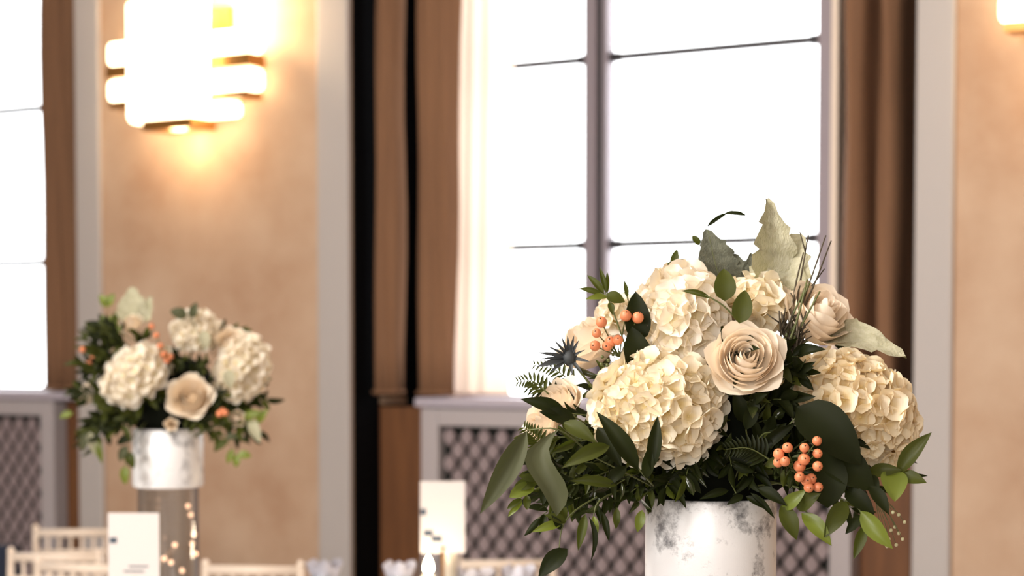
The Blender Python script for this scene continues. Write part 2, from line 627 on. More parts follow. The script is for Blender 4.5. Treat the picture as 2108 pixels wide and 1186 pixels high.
# ------------------------------------------------------------------ tables
def table(name, label, x0, x1, y0, y1, h):
    cx, cy = (x0 + x1) / 2, (y0 + y1) / 2
    root = thing(name, (cx, cy, 0), label, 'table')
    a, b = (x1 - x0) / 2, (y1 - y0) / 2
    obj('tabletop', MB().box(-a, a, -b, b, h - .035, h - .005).data('tabletop', 'chair_wood'), root)
    for sx in (-1, 1):
        for sy in (-1, 1):
            obj('leg', MB().tube([(sx * (a - .12), sy * (b - .12), 0), (sx * (a - .12), sy * (b - .12), h - .035)], .02, .02, 8).data('leg', 'brass'), root)
    # the cloth: flat on top, rippling down the sides
    per = []
    n = 120
    for i in range(n):
        t = i / n * 4
        k, u = int(t), t - int(t)
        per.append([(-a + 2 * a * u, -b), (a, -b + 2 * b * u), (a - 2 * a * u, b), (-a, b - 2 * b * u)][k])
    v = [(0, 0, h)] + [(x, y, h) for x, y in per]
    f = [(0, 1 + i, 1 + (i + 1) % n) for i in range(n)]
    for j in range(1, 5):
        o = len(v)
        for i, (x, y) in enumerate(per):
            g = 1 + .03 * j / 4 * (1 + math.sin(i * .9)) + .004
            v.append((x * g, y * g, h - j * .16))
        f += [(o - n + i, o + i, o + (i + 1) % n, o - n + (i + 1) % n) for i in range(n)]
    c = obj('tablecloth', mesh('tablecloth', v, f, 'cloth_white'), None, Matrix.Translation((cx, cy, 0)))
    tag(c, 'white cloth hanging over the ' + label, 'tablecloth')


TH = .76
table('banquet_table', 'long banquet table under the left bouquet and place cards', -2.1, .35, 5.2, 6.5, TH)
table('banquet_table', 'near banquet table under the foreground bouquet', -.25, .95, 2.75, 3.75, TH)


# ------------------------------------------------------------------ chiavari chairs
def chair_parts(root):
    p = lambda n, mb, m='chair_wood': obj(n, mb.data(n, m, True), root)
    # backrest at y=+.19, seat forward to y=-.19
    for sx in (-1, 1):
        o = MB().tube([(sx * .185, .19, 0), (sx * .185, .20, .45), (sx * .185, .235, .90)], .017, .014, 8)
        o.lathe([(.008, 0), (.018, .008), (.014, .02), (.004, .028)], 8, (sx * .185, .236, .898))
        p('back_post', o)
        p('leg', MB().tube([(sx * .19, -.19, 0), (sx * .19, -.185, .44)], .015, .018, 8))
    p('seat', MB().box(-.20, .20, -.20, .20, .43, .455))
    cu = MB().lathe([(.17, 0), (.195, .012), (.195, .03), (.16, .045)], 4)
    o = obj('cushion', MB().box(-.19, .19, -.19, .175, .456, .495).data('cushion', 'cushion'), root)
    bevel(o, .015)
    p('top_rail', MB().box(-.185, .185, .222, .247, .868, .902))
    p('lower_rail', MB().tube([(-.185, .225, .80), (.185, .225, .80)], .010, .010, 8))
    p('lower_rail', MB().tube([(-.185, .208, .55), (.185, .208, .55)], .010, .010, 8))
    for i in range(6):
        x = -.13 + .052 * i
        p('spindle', MB().tube([(x, .208, .55), (x, .225, .80), (x, .232, .868)], .0075, .0075, 6))
    for sx in (-1, 1):
        p('stretcher', MB().tube([(sx * .187, -.188, .2), (sx * .186, .194, .2)], .009, .009, 6))
    p('stretcher', MB().tube([(-.19, -.188, .26), (.19, -.188, .26)], .009, .009, 6))


chairs = [  # pixel of the top rail's middle, depth, turn, label
    (112, 7.80, -.14, 'pale wooden spindle-back chair, leftmost in the row behind the left bouquet'),
    (158, 8.85, .05, 'pale wooden chair farthest back, close to the wall below the left window'),
    (165, 7.42, -.30, 'pale wooden chair mostly hidden behind the left place card'),
    (520, 7.35, -.12, 'pale wooden spindle-back chair just right of the left vase'),
    (1040, 7.55, .06, 'pale wooden chair by the wall grille, left of the foreground vase'),
]
proto = None
for px, Y, rz, lab in chairs:
    p = at(px, 1150, Y)
    m = Matrix.Translation((p.x, Y, 0)) @ Matrix.Rotation(rz, 4, 'Z') @ Matrix.Translation((0, -.23, 0))
    root = thing('chiavari_chair', None, lab, 'chair', 'pale spindle-back chairs at the tables', mtx=m)
    if proto is None:
        chair_parts(root)
        proto = root
    else:
        for ch in list(proto.children):
            c = ch.copy()
            COL.objects.link(c)
            c.parent = root


# ------------------------------------------------------------------ things on the far table
def card(px0, px1, pyt, Y, h, label, tilt, ink):
    a, b = at(px0, pyt, Y), at(px1, pyt, Y)
    wd = b.x - a.x
    m = Matrix.Translation((a.x + wd / 2, Y, TH)) @ Matrix.Rotation(tilt, 4, 'Z')
    root = thing('place_card', None, label, 'card', 'white cards on stands', mtx=m)
    zt = a.z - TH
    o = obj('card', MB().box(-wd / 2, wd / 2, -.002, .002, zt - h, zt).data('card', 'card'), root)
    for x0, x1, z0, z1 in ink:
        obj('printed_mark', MB().box(x0 * wd, x1 * wd, -.0032, -.0022, zt - h + z0 * h, zt - h + z1 * h).data('printed_mark', 'card_ink'), root)
    obj('stand', MB().lathe([(.045, 0), (.045, .006), (.008, .012), (.005, .02), (.005, zt - h + .012), (.012, zt - h + .02)], 12).data('stand', 'brass', True), root)


card(222, 328, 1056, 5.35, .20, 'white card on a stand in front of the left vase', -.04, [(-.47, -.33, .58, .66), (-.1, .28, .25, .27), (-.2, .2, .18, .2)])
card(865, 957, 991, 6.05, .225, 'white card on a stand behind two candle flames, left of the wall grille', .03, [(-.49, -.37, .53, .62), (-.42, -.22, .24, .32), (-.25, -.02, .16, .24)])


def hurricane(px, py, Y, r, label):
    p = at(px, py, Y)
    root = thing('candle_glass', (p.x, Y, TH), label, 'candle', 'candles in clear glass cylinders')
    zc = p.z - TH - .02
    obj('glass', MB().lathe([(r, 0), (r, zc + .05)], 24, cap=False).data('glass', 'clear_glass', True), root)
    obj('glass_base', MB().lathe([(r, 0), (r, .012)], 24).data('glass_base', 'clear_glass', True), root)
    c = obj('candle', MB().lathe([(r * .62, .012), (r * .62, zc - .004), (r * .5, zc)], 20).data('candle', 'wax', True), root)
    obj('flame', MB().lathe([(.001, 0), (.012, .012), (.015, .024), (.009, .044), (.001, .06)], 10, (0, 0, zc + .002)).data('flame', 'flame', True), root)


hurricane(925, 1122, 6.15, .035, 'lit candle in glass in front of the middle white card')
hurricane(882, 1172, 5.95, .04, 'lit candle in glass, lower and left of the middle card')


def goblet(px, Y, h, label):
    p = at(px, 1180, Y)
    root = thing('water_goblet', (p.x, Y, TH), label, 'glass', 'stemmed water glasses on the far table')
    obj('bowl', MB().lathe([(.006, h * .42), (.03, h * .5), (.042, h * .68), (.041, h * .85), (.037, h)], 20, cap=False).data('bowl', 'clear_glass', True), root)
    obj('stem', MB().lathe([(.035, 0), (.033, .003), (.006, .012), (.004, h * .2), (.006, h * .42)], 16).data('stem', 'clear_glass', True), root)


for px, Y, h, lab in [(822, 6.3, .235, 'clear stemmed glass left of the two candle flames'), (665, 6.35, .235, 'clear stemmed glass in front of the grey pier trim'),
                      (975, 6.2, .225, 'clear stemmed glass right of the middle candle'), (1068, 6.3, .225, 'clear stemmed glass nearest the foreground vase'),
                      (470, 5.9, .2, 'clear stemmed glass right of the left vase')]:
    goblet(px, Y, h, lab)


def napkin(px, Y, h, w, label):
    p = at(px, 1180, Y)
    root = thing('folded_napkin', (p.x, Y, TH + h * .5), label, 'napkin', 'pale napkins standing in glasses')
    v, f = [], []
    n = 16
    for j in range(5):
        t = j / 4
        for k in range(n):
            a = 2 * PI * k / n
            r = (.010 + w * .5 * t) * (1 + .28 * math.sin(4 * a + 1) * t)
            v.append((r * math.cos(a), r * .6 * math.sin(a), t * h * .62 * (1 + .12 * math.sin(3 * a) * t)))
    f = [(j * n + k, j * n + (k + 1) % n, (j + 1) * n + (k + 1) % n, (j + 1) * n + k) for j in range(4) for k in range(n)]
    o = obj('cloth', mesh('napkin', v, f, 'napkin_cloth'), root)
    so = o.modifiers.new('thick', 'SOLIDIFY')
    so.thickness = .003


for px, Y, h, w, lab in [(822, 6.3, .235, .07, 'pale napkin in the glass left of the two candle flames'), (668, 6.35, .235, .08, 'pale bluish napkin in the glass in front of the grey pier trim'),
                         (972, 6.2, .225, .10, 'pale lilac napkin in the glass right of the middle candle'), (1068, 6.3, .225, .07, 'pale napkin in the glass nearest the foreground vase')]:
    napkin(px, Y, h, w, lab)

p = at(-20, 1140, 8.35)
nc = thing('upholstered_chair', (p.x, 8.35, 0), 'dark navy chair back cut off by the left edge, beside the leftmost pale chair', 'chair')
o = obj('backrest', MB().box(-.07, .07, .18, .24,   .5, .86).data('backrest', 'navy_cloth'), nc)
bevel(o, .02, 3)
o = obj('seat', MB().box(-.20, .07, -.22, .2, .40, .49).data('seat', 'navy_cloth'), nc)
bevel(o, .02, 3)
for sx, sy in ((-.17, -.19), (.05, -.19), (-.17, .18), (.05, .2)):
    obj('leg', MB().tube([(sx, sy, 0), (sx, sy, .41)], .014, .018, 8).data('leg', 'brass'), nc)

# ------------------------------------------------------------------ vases
def vase(px, pyt, Y, r, cup_h, label, lights):
    p = at(px, pyt, Y)
    root = thing('flower_vase', (p.x, Y, TH), label, 'vase', 'silver and clear glass vases')
    zt = p.z - TH
    zc = zt - cup_h
    v = MB().lathe([(r * .96, zc), (r, zc + .006), (r, zt - .003), (r * .985, zt), (r * .96, zt), (r * .955, zt - .05)], 64, cap=False)
    v.lathe([(.001, zc), (r * .96, zc)], 64, cap=False)
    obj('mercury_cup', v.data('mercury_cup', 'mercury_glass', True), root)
    g = MB().lathe([(r * .86, .0), (r * .86, zc - .004)], 48, cap=False).lathe([(r * .82, .012), (r * .82, zc - .004)], 48, cap=False)
    obj('glass_cylinder', g.data('glass_cylinder', 'clear_glass', True), root)
    obj('glass_foot', MB().lathe([(.001, .001), (r * .86, .001), (r * .86, .012), (.001, .012)], 48, cap=False).data('glass_foot', 'clear_glass', True), root)
    return root, p


V1, P1 = vase(1463, 1022, 3.06, .1033, .172, 'mottled silver vase in focus under the foreground bouquet', 0)
V2, P2 = vase(345, 882, 5.70, .1033, .171, 'blurred white silver vase on a clear glass cylinder, under the left bouquet', 1)
# candle flame reflections in the far glass cylinder, added as glowing beads
lr = thing('flame_glints', (P2.x + .045, 5.70, TH + .02), 'glowing beads for candle reflections in the left clear glass cylinder', 'lights')
lp = [(387, 1042), (393, 1060), (399, 1100), (396, 1120), (402, 1140), (360, 1122), (352, 1158), (338, 1150), (375, 1175)]
glint_strand = [at(a, b, 5.68) - Vector(lr.location) for a, b in lp] + [Vector((0, 0, .0))]
obj('glint_strand', MB().tube(smooth_path(glint_strand, 3), .0006, .0006, 4).data('glint_strand', 'brass', True), lr)
glint = MB().lathe([(.001, -.008), (.007, -.003), (.007, .003), (.001, .008)], 8).data('glint', 'glint_glow', True)
for q in glint_strand[:-1]:
    obj('glint', glint, lr, Matrix.Translation(q))

# ------------------------------------------------------------------ plant builders
def leaf_data(name, kind, m, rows=8):
    """unit leaf: base at the origin, tip at +Y 1, width 1 along X, arched along Z"""
    v, f = [], []
    cols = [-1, -.55, 0, .55, 1]
    for j in range(rows + 1):
        t = j / rows
        if kind == 'lance':
            hw = .5 * math.sin(PI * t ** .8) ** .9
        elif kind == 'ovate':
            hw = .5 * math.sin(PI * t ** .72) ** .72
        elif kind == 'round':
            hw = .5 * math.sin(PI * min(1, t ** .95)) ** .55
        elif kind == 'sickle':
            hw = .5 * math.sin(PI * t ** .85) ** .85
        elif kind == 'strap':
            hw = .5 * min(1, 4 * t + .25) * min(1, 3 * (1 - t)) ** .7
        else:
            hw = .5 * math.sin(PI * t ** .6) ** .8
        hw = max(hw, .012 if j < rows else .004)
        sx = (-.45 * math.sin(PI * t) + .30 * math.sin(2 * PI * t)) if kind == 'sickle' else 0
        for c in cols:
            e = 1
            if kind == 'lobed' and abs(c) == 1:
                e = 1 + .13 * math.sin(j * 2.4 + c)
            v.append((hw * c * e + sx, t + (.03 * math.sin(j * 1.9) if kind == 'lobed' and abs(c) == 1 and 0 < j < rows else 0),
                      .10 * math.sin(PI * t) + .10 * abs(c) * hw * 2 + (.03 * math.sin(j * 2.1 + c * 2) if kind == 'lobed' else 0)))
    n = 5
    for j in range(rows):
        f += [(j * n + i, j * n + i + 1, (j + 1) * n + i + 1, (j + 1) * n + i) for i in range(4)]
    return mesh(name, v, f, m)


LEAF = {}


def leaf_mesh(kind, m):
    k = (kind, m)
    if k not in LEAF:
        LEAF[k] = leaf_data('leaf', kind, m, 12 if kind == 'lobed' else 8)
    return LEAF[k]


def leaf(root, b, t, w, kind, m, n=None, arch=1.0, name='leaf'):
    """a leaf from point b to point t (both world), w wide, facing n"""
    b, t = Vector(b), Vector(t)
    y = t - b
    ln = y.length
    n = Vector(n) if n is not None else Vector((0, -1, .35))
    x = y.cross(n)
    if x.length < 1e-5:
        x = y.cross(Vector((.3, .1, 1)))
    x = x.normalized()
    z = x.cross(y).normalized()
    mt = Matrix((x * w, y, z * ln * arch)).transposed().to_4x4()
    mt.translation = b - root.matrix_basis.translation
    return obj(name, leaf_mesh(kind, m), root, mt)


def stem(root, pts, r0, r1, m='stem_green', name='stem', n=4):
    o = root.matrix_basis.translation
    return obj(name, MB().tube([p - o for p in smooth_path(pts, n)], r0, r1, 6).data(name, m, True), root)


BLOOMS = []
SHORT = ['the large hydrangea', 'the golden hydrangea', 'the broad-petalled hydrangea', 'the topmost hydrangea', 'the small cream hydrangea', 'the small white hydrangea',
         'the open rose', 'the upper right rose', 'the rose bud', 'the upper left rose', 'the far left rose', 'the lowest left rose',
         'the front left hydrangea', 'the right hydrangea', 'the top hydrangea', 'the front rose', 'the upper right rose', 'the far left rose', 'the small cream rose', 'the low right rose', 'the tiny bud']


# --- hydrangea
def floret_data(seed, m):
    rr = random.Random(seed)
    v, f = [], []
    for q in range(4):
        a = q * PI / 2 + rr.uniform(-.15, .15)
        sz = rr.uniform(.85, 1.1)
        up = rr.uniform(.25, .75)
        ca, sa = math.cos(a), math.sin(a)
        o = len(v)
        tw = rr.uniform(-.25, .25)
        for j in range(6):
            t = j / 5
            hw = .66 * sz * (math.sin(PI * min(.95, .10 + .80 * t ** 1.25)) ** .75)
            for c in (-1, -.5, 0, .5, 1):
                r = .06 + sz * t * (1 - .16 * c * c)
                x = hw * c
                z = up * t * t * 1.1 + .26 * c * c * hw - .30 * max(0, t - .7) + .03 * math.sin(3 * c + q) * t + tw * .6 * c * hw + q * .015
                v.append((r * ca - x * sa, r * sa + x * ca, z))
        f += [(o + j * 5 + i, o + j * 5 + i + 1, o + (j + 1) * 5 + i + 1, o + (j + 1) * 5 + i) for j in range(5) for i in range(4)]
    # the small eye of the floret
    o = len(v)
    v += [(.1 * math.cos(k * PI / 3), .1 * math.sin(k * PI / 3), .05) for k in range(6)] + [(0, 0, .16)]
    f += [(o + k, o + (k + 1) % 6, o + 6) for k in range(6)]
    return mesh('floret', v, f, m)


FLO = {m: [floret_data(i, m) for i in range(5)] for m in ('petal_cream', 'petal_gold', 'petal_white')}


def hydrangea(label, c, r, fs, m, n, stem_to, group, squash=(1, 1, .92), tilt=None, cull=-.35, seed=0):
    """c centre, r radius, fs floret radius, n florets over the whole ball; those at the shaded back-bottom are left out"""
    rr = random.Random(seed)
    root = thing('hydrangea', c, label, 'flower', group)
    BLOOMS.append((Vector(c), r, SHORT.pop(0)))
    rot = (Euler(tilt).to_matrix() if tilt else Matrix.Identity(3))
    co = MB().lathe([(.01, -.99), (.5, -.85), (.85, -.5), (1, 0), (.85, .5), (.5, .85), (.01, .99)], 14)
    k = r * .80
    co.v = [tuple(rot @ Vector((x * k * squash[0], y * k * squash[1], z * k * squash[2]))) for x, y, z in co.v]
    obj('flower_core', co.data('flower_core', 'flower_core', True), root)
    axis = Vector((0, -.55, .8)).normalized()
    for i in range(n):
        z = 1 - 2 * (i + .5) / n
        ph = i * 2.39996
        d = Vector((math.sqrt(1 - z * z) * math.cos(ph), math.sqrt(1 - z * z) * math.sin(ph), z))
        if d.dot(axis) < cull:
            continue
        p = rot @ Vector((d.x * squash[0], d.y * squash[1], d.z * squash[2]))
        nn = (rot @ d + Vector((rr.gauss(0, .17), rr.gauss(0, .17), rr.gauss(0, .17)))).normalized()
        s = fs * rr.uniform(.85, 1.2)
        q = nn.to_track_quat('Z', 'Y').to_matrix().to_4x4() @ Matrix.Rotation(rr.uniform(0, 6.28), 4, 'Z')
        obj('floret', rr.choice(FLO[m]), root, Matrix.Translation(p * r * rr.uniform(.84, .97)) @ q @ Matrix.Scale(s, 4))
    stem(root, [Vector(c), Vector(c).lerp(stem_to, .5) + Vector((0, 0, .01)), stem_to], .004, .004)
    return root


# --- rose
def rose_petals(open_):
    rr = random.Random(3 if open_ else 5)
    out = []
    layers = ([(.10, .16, 2, 1.5, 0), (.20, .19, 3, 1.25, 0), (.33, .19, 3, 1.15, 0), (.46, .16, 4, .95, .02), (.60, .10, 5, 1.0, .04), (.70, .02, 5, 1.0, .07), (.82, -.10, 5, .95, .12), (.94, -.28, 5, .9, .16)] if open_ else
              [(.09, .34, 2, 1.5, 0), (.18, .36, 3, 1.25, 0), (.30, .34, 3, 1.15, 0), (.42, .26, 4, .95, .03), (.54, .14, 5, 1.0, .08), (.66, .04, 5, .95, .10), (.76, -.06, 5, .9, .18)])
    th = 0
    for li, (rad, zz, cnt, sp, curl) in enumerate(layers):
        for k in range(cnt):
            th += 2 * PI / cnt
            t0 = th + li * .9 + rr.uniform(-.12, .12)
            rj, zj = rad * rr.uniform(.94, 1.06), zz + rr.uniform(-.03, .03)
            v, f = [], []
            nu, nv = 8, 7
            lean = rr.uniform(.02, .07)
            for i in range(nu + 1):
                u = -1 + 2 * i / nu
                for j in range(nv + 1):
                    t = j / nv
                    tt = t * (1 - (.16 + (.14 if curl > .1 else 0)) * abs(u) ** 1.7)
                    # profile from the base of the cup up to the rim
                    a, b, c = Vector((.10, -.85)), Vector((rj * 1.18 + .05, -.62 + zz * .3)), Vector((rj, zj))
                    p = a * (1 - tt) ** 2 + b * 2 * tt * (1 - tt) + c * tt * tt
                    cu = max(0, tt - .72) / .28
                    r = p.x + curl * cu * cu * 1.2 + lean * u * tt
                    z = p.y - curl * cu * cu * .55 * (.6 + .4 * abs(u))
                    if curl >= .1:
                        tip = math.exp(-(u * 3.2) ** 2) * cu
                        r += .075 * tip
                        z += .02 * tip
                        z += .04 * math.sin(3 * u + k) * cu
                        r += .04 * (1 - abs(u)) * cu
                    ang = t0 + u * sp * (.55 + .45 * math.sin(PI * min(.62, tt * .62)))
                    v.append((r * math.cos(ang), r * math.sin(ang), z))
            f = [(i * (nv + 1) + j, (i + 1) * (nv + 1) + j, (i + 1) * (nv + 1) + j + 1, i * (nv + 1) + j + 1) for i in range(nu) for j in range(nv)]
            out.append(mesh('petal', v, f, 'petal_rose'))
    return out


ROSE = {True: rose_petals(True), False: rose_petals(False)}
CALYX = MB().lathe([(.02, -1.12), (.14, -1.05), (.2, -.9), (.12, -.8)], 12).data('calyx', 'stem_green', True)


def rose(label, c, r, face, open_, stem_to, group, roll=0):
    root = thing('rose', c, label, 'flower', group)
    BLOOMS.append((Vector(c), r, SHORT.pop(0)))
    q = Vector(face).normalized().to_track_quat('Z', 'Y').to_matrix().to_4x4() @ Matrix.Rotation(roll, 4, 'Z') @ Matrix.Scale(r, 4)
    for d in ROSE[open_]:
        obj('petal', d, root, q)
    obj('calyx', CALYX, root, q)
    b = Vector(c) + (q @ Vector((0, 0, -1.05)))
    stem(root, [b, b.lerp(stem_to, .5), stem_to], .0035, .0035)
    return root


# --- berries
bm = bmesh.new()
bmesh.ops.create_icosphere(bm, subdivisions=2, radius=1)
for vv in bm.verts:
    if vv.co.z > .8:
        vv.co.z += .12 * (vv.co.z - .8) / .2
for ff in bm.faces:
    ff.smooth = True
BERRY = bpy.data.meshes.new('berry')
bm.to_mesh(BERRY)
bm.free()
BERRY.materials.append(MATS['berry_orange'])
BTIP = MB().lathe([(.22, .95), (.12, 1.1), (.02, 1.2)], 6).data('berry_tip', 'berry_tip', True)


def berries(label, spots, Y, hub, r, group):
    c = at(hub[0], hub[1], Y + .03)
    root = thing('berry_sprig', c, label, 'berries', group)
    mb = MB()
    for a, b in spots:
        p = at(a, b, Y + R.uniform(-.012, .012)) - c
        q = (p + Vector((0, -.06, .01))).normalized().to_track_quat('Z', 'Y').to_matrix().to_4x4() @ Matrix.Rotation(R.uniform(-.4, .4), 4, 'X')
        s = r * R.uniform(.85, 1.1)
        bo = obj('berry', BERRY, root, Matrix.Translation(p) @ q @ Matrix.Scale(s, 4))
        obj('berry_tip', BTIP, bo)
        mb.tube(smooth_path([Vector((0, 0, 0)), p * .55 + Vector((0, .01, 0)), p], 3), .0012, .0009, 5)
    obj('stem', mb.data('stem', 'stem_green', True), root)
    return root


# --- leafy sprigs
def sprig(label, pts, leaves, group=None, cat='greenery', name='leaf_sprig', sm='stem_green', r=.0016):
    """pts: stem points (px, py, Y); leaves: (bx, by, Yb, tx, ty, Yt, width in px, kind, material[, normal])"""
    P = [at(*p) for p in pts]
    root = thing(name, P[0], label, cat, group)
    stem(root, P, r, r * .55, sm)
    for L in leaves:
        bx, by, Yb, tx, ty, Yt, wp, kind, m = L[:9]
        leaf(root, at(bx, by, Yb), at(tx, ty, Yt), wp / FPX * Yb, kind, m, L[9] if len(L) > 9 else None, L[10] if len(L) > 10 else 1.0)
    return root


def clear_of_blooms(p, k=1.15):
    return all(math.hypot(p.x - c.x, p.z - c.z) > r * k or p.y > c.y + .02 for c, r, _ in BLOOMS)


def filler(label, base, tip, n, ll, lw, kinds, group, rr, droop=.02, name='leaf_sprig'):
    """a sprig from base to tip with n leaves in alternating pairs"""
    root = thing(name, base, label, 'greenery', group)
    mid = base.lerp(tip, .55) + Vector((0, 0, droop))
    path = smooth_path([base, mid, tip], 6)
    stem(root, path, .0018, .0008, n=1)
    m = len(path) - 1
    for i in range(n):
        t = .25 + .75 * (i + .5) / n
        k = min(m - 1, int(t * m))
        p = path[k].lerp(path[k + 1], t * m - k)
        d = (path[k + 1] - path[k]).normalized()
        side = d.cross(Vector((rr.uniform(-.4, .4), -1, rr.uniform(-.2, .6)))).normalized() * (1 if i % 2 else -1)
        dr = (d * rr.uniform(.5, 1.0) + side * rr.uniform(.5, 1.0) + Vector((rr.gauss(0, .2), rr.gauss(-.1, .25), rr.gauss(-.05, .2)))).normalized()
        if i == n - 1:
            dr = (d + Vector((rr.gauss(0, .15), 0, rr.gauss(0, .15)))).normalized()
        kind, mt = rr.choice(kinds)
        l = ll * rr.uniform(.75, 1.2)
        nn = Vector((rr.gauss(0, .5), -1, rr.gauss(.5, .5)))
        leaf(root, p, p + dr * l, lw * rr.uniform(.8, 1.2), kind, mt, nn, rr.uniform(.3, 1.6) * rr.choice((1, 1, -1)))
    return root


def sector(c, q):
    if q > .35:
        return 'far back' if abs(c) < .5 else ('back left' if c < 0 else 'back right')
    if abs(c) > .86:
        return 'far left side' if c < 0 else 'far right side'
    return 'front left' if c < -.35 else 'front right' if c > .35 else 'middle front'


def nearest(p):
    """which bloom a tuft sits beside, in words"""
    c, r, w = min(BLOOMS, key=lambda b: math.hypot(p.x - b[0].x, p.z - b[0].z) - b[1])
    dx, dz = p.x - c.x, p.z - c.z
    side = ('left of' if dx < 0 else 'right of') if abs(dx) > abs(dz) else ('below' if dz < 0 else 'above')
    return side + ' ' + w


def fern(label, base, tip, n, ll, m, group, nrm=(0, -1, .3)):
    root = thing('fern_frond', base, label, 'greenery', group)
    path = smooth_path([base, base.lerp(tip, .5) + Vector((0, 0, .01)), tip], 6)
    stem(root, path, .0014, .0005, n=1)
    mm = len(path) - 1
    for i in range(n):
        t = .15 + .83 * i / (n - 1)
        k = min(mm - 1, int(t * mm))
        p = path[k].lerp(path[k + 1], t * mm - k)
        d = (path[k + 1] - path[k]).normalized()
        s = d.cross(Vector(nrm)).normalized()
        l = ll * (1 - .75 * t) + .004
        for sg in (-1, 1):
            leaf(root, p, p + (s * sg * .85 + d * .5).normalized() * l, l * .26, 'lance', m, nrm)
    return root


# ------------------------------------------------------------------ the foreground bouquet
YV = 3.06
AX = Vector((P1.x, YV, P1.z))                     # middle of the vase mouth
NECK = AX + Vector((0, 0, -.06))
fo = MB()  # unseen core, added to block backlight through the bouquet
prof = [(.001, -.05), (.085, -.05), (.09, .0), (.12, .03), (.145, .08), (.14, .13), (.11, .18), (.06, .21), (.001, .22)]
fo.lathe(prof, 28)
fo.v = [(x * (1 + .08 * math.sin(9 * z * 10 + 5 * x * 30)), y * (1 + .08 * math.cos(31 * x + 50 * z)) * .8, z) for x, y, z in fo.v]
tag(obj('light_block_foam', fo.data('light_block_foam', 'light_blocker', True), None, Matrix.Translation(AX)), 'unseen dark foam core added to block light deep inside the foreground bouquet', 'light_blocker')

GF, GL = 'white flowers of the foreground bouquet', 'greenery of the foreground bouquet'
hydrangea('large cream hydrangea facing the viewer, front left of the foreground bouquet', at(1357, 848, 2.95), .096, .0225, 'petal_cream', 190, NECK, GF, seed=1)
hydrangea('golden cream hydrangea at the right side of the foreground bouquet', at(1752, 846, 3.0), .086, .0220, 'petal_gold', 170, NECK, GF, squash=(1.25, .95, .88), tilt=(0, .62, 0), seed=2)
hydrangea('broad-petalled white hydrangea at the top, just above the large front one', at(1408, 668, 2.98), .056, .027, 'petal_white', 60, NECK, GF, seed=3)
hydrangea('white hydrangea highest in the foreground bouquet, left of the two round leaves', at(1402, 626, 3.05), .049, .030, 'petal_white', 44, NECK, GF, squash=(1.05, 1, .9), seed=4)
hydrangea('small cream hydrangea behind the two round green leaves', at(1552, 640, 3.06), .046, .026, 'petal_cream', 44, NECK, GF, seed=5)
hydrangea('small white hydrangea peeping out between orange berries and the dark leaf', at(1278, 655, 3.10), .030, .017, 'petal_white', 40, NECK, GF, seed=6)
rose('open peach-cream rose facing the viewer at the middle of the foreground bouquet', at(1538, 728, 2.88), .054, (-.02, -1, .45), True, NECK, GF, .4)
rose('cream rose seen from the side at the upper right, above the silvery leaf', at(1697, 636, 3.02), .064, (.42, -.62, .55), False, NECK, GF)
rose('cream rose bud with one upright petal beside the twig, top right', at(1630, 612, 3.06), .042, (-.1, -.35, 1), False, NECK, GF, 1)
rose('cream rose at the upper left behind the blue thistle', at(1203, 692, 3.12), .060, (-.50, -.35, .6), False, NECK, GF, 2)
rose('cream rose at far left above the curled dark leaf', at(1140, 824, 3.02), .046, (-.55, -.6, .55), False, NECK, GF, 1)
rose('cream rose lowest at far left, under the curled dark leaf', at(1106, 872, 2.98), .036, (-.7, -.6, .2), False, NECK, GF, 3)

GB = 'orange berry sprigs of the foreground bouquet'
berries('orange berry cluster at the right front, under the big dark leaf', [(1603, 935), (1621, 922), (1656, 922), (1682, 908), (1683, 934), (1655, 946), (1646, 960), (1683, 960), (1646, 982), (1670, 986), (1660, 990), (1616, 950), (1602, 952), (1665, 1004), (1684, 1003)], 2.84, (1640, 975), .0085, GB)
berries('orange berry cluster at the upper left beside the dark leaf', [(1288, 650), (1313, 654), (1238, 663), (1228, 686), (1225, 712), (1256, 704), (1272, 700), (1250, 712)], 2.93, (1275, 735), .0085, GB)
berries('single orange berry just above the rim of the silver vase', [(1425, 1001)], 2.92, (1432, 1012), .005, GB)

D, Mm, Lt, G = 'leaf_dark', 'leaf_mid', 'leaf_light', 'leaf_gray'
F = 2.86
sprig('small sprig with two round olive leaves in front of the top flowers', [(1545, 700, 2.95), (1524, 668, 2.92), (1490, 630, 2.91), (1450, 607, 2.91), (1425, 600, 2.92)], [
    (1492, 620, 2.91, 1490, 553, 2.92, 46, 'ovate', Mm), (1522, 666, 2.90, 1534, 597, 2.91, 42, 'ovate', 'leaf_mid'), (1462, 614, 2.91, 1402, 599, 2.92, 13, 'lance', Mm)], GL)
sprig('pair of broad blackish leaves behind the orange berries at upper left', [(1318, 800, 3.0), (1312, 745, 2.96), (1312, 700, 2.95)], [
    (1314, 706, 2.95, 1308, 600, 2.96, 54, 'ovate', D), (1318, 770, 2.95, 1300, 672, 2.94, 62, 'ovate', D)], GL)
sprig('sprig of narrow olive leaves standing up at the upper left edge', [(1290, 720, 3.06), (1262, 640, 3.05), (1246, 603, 3.05)], [
    (1240, 608, 3.05, 1190, 594, 3.05, 13, 'lance', Mm), (1244, 606, 3.05, 1208, 566, 3.06, 15, 'lance', Mm), (1248, 604, 3.05, 1234, 550, 3.06, 11, 'lance', Mm),
    (1250, 606, 3.05, 1250, 560, 3.07, 8, 'lance', Mm), (1246, 608, 3.05, 1287, 622, 3.05, 27, 'lance', Mm), (1250, 612, 3.04, 1205, 616, 3.03, 14, 'lance', Lt), (1255, 622, 3.05, 1262, 650, 3.04, 14, 'lance', Mm)], GL)
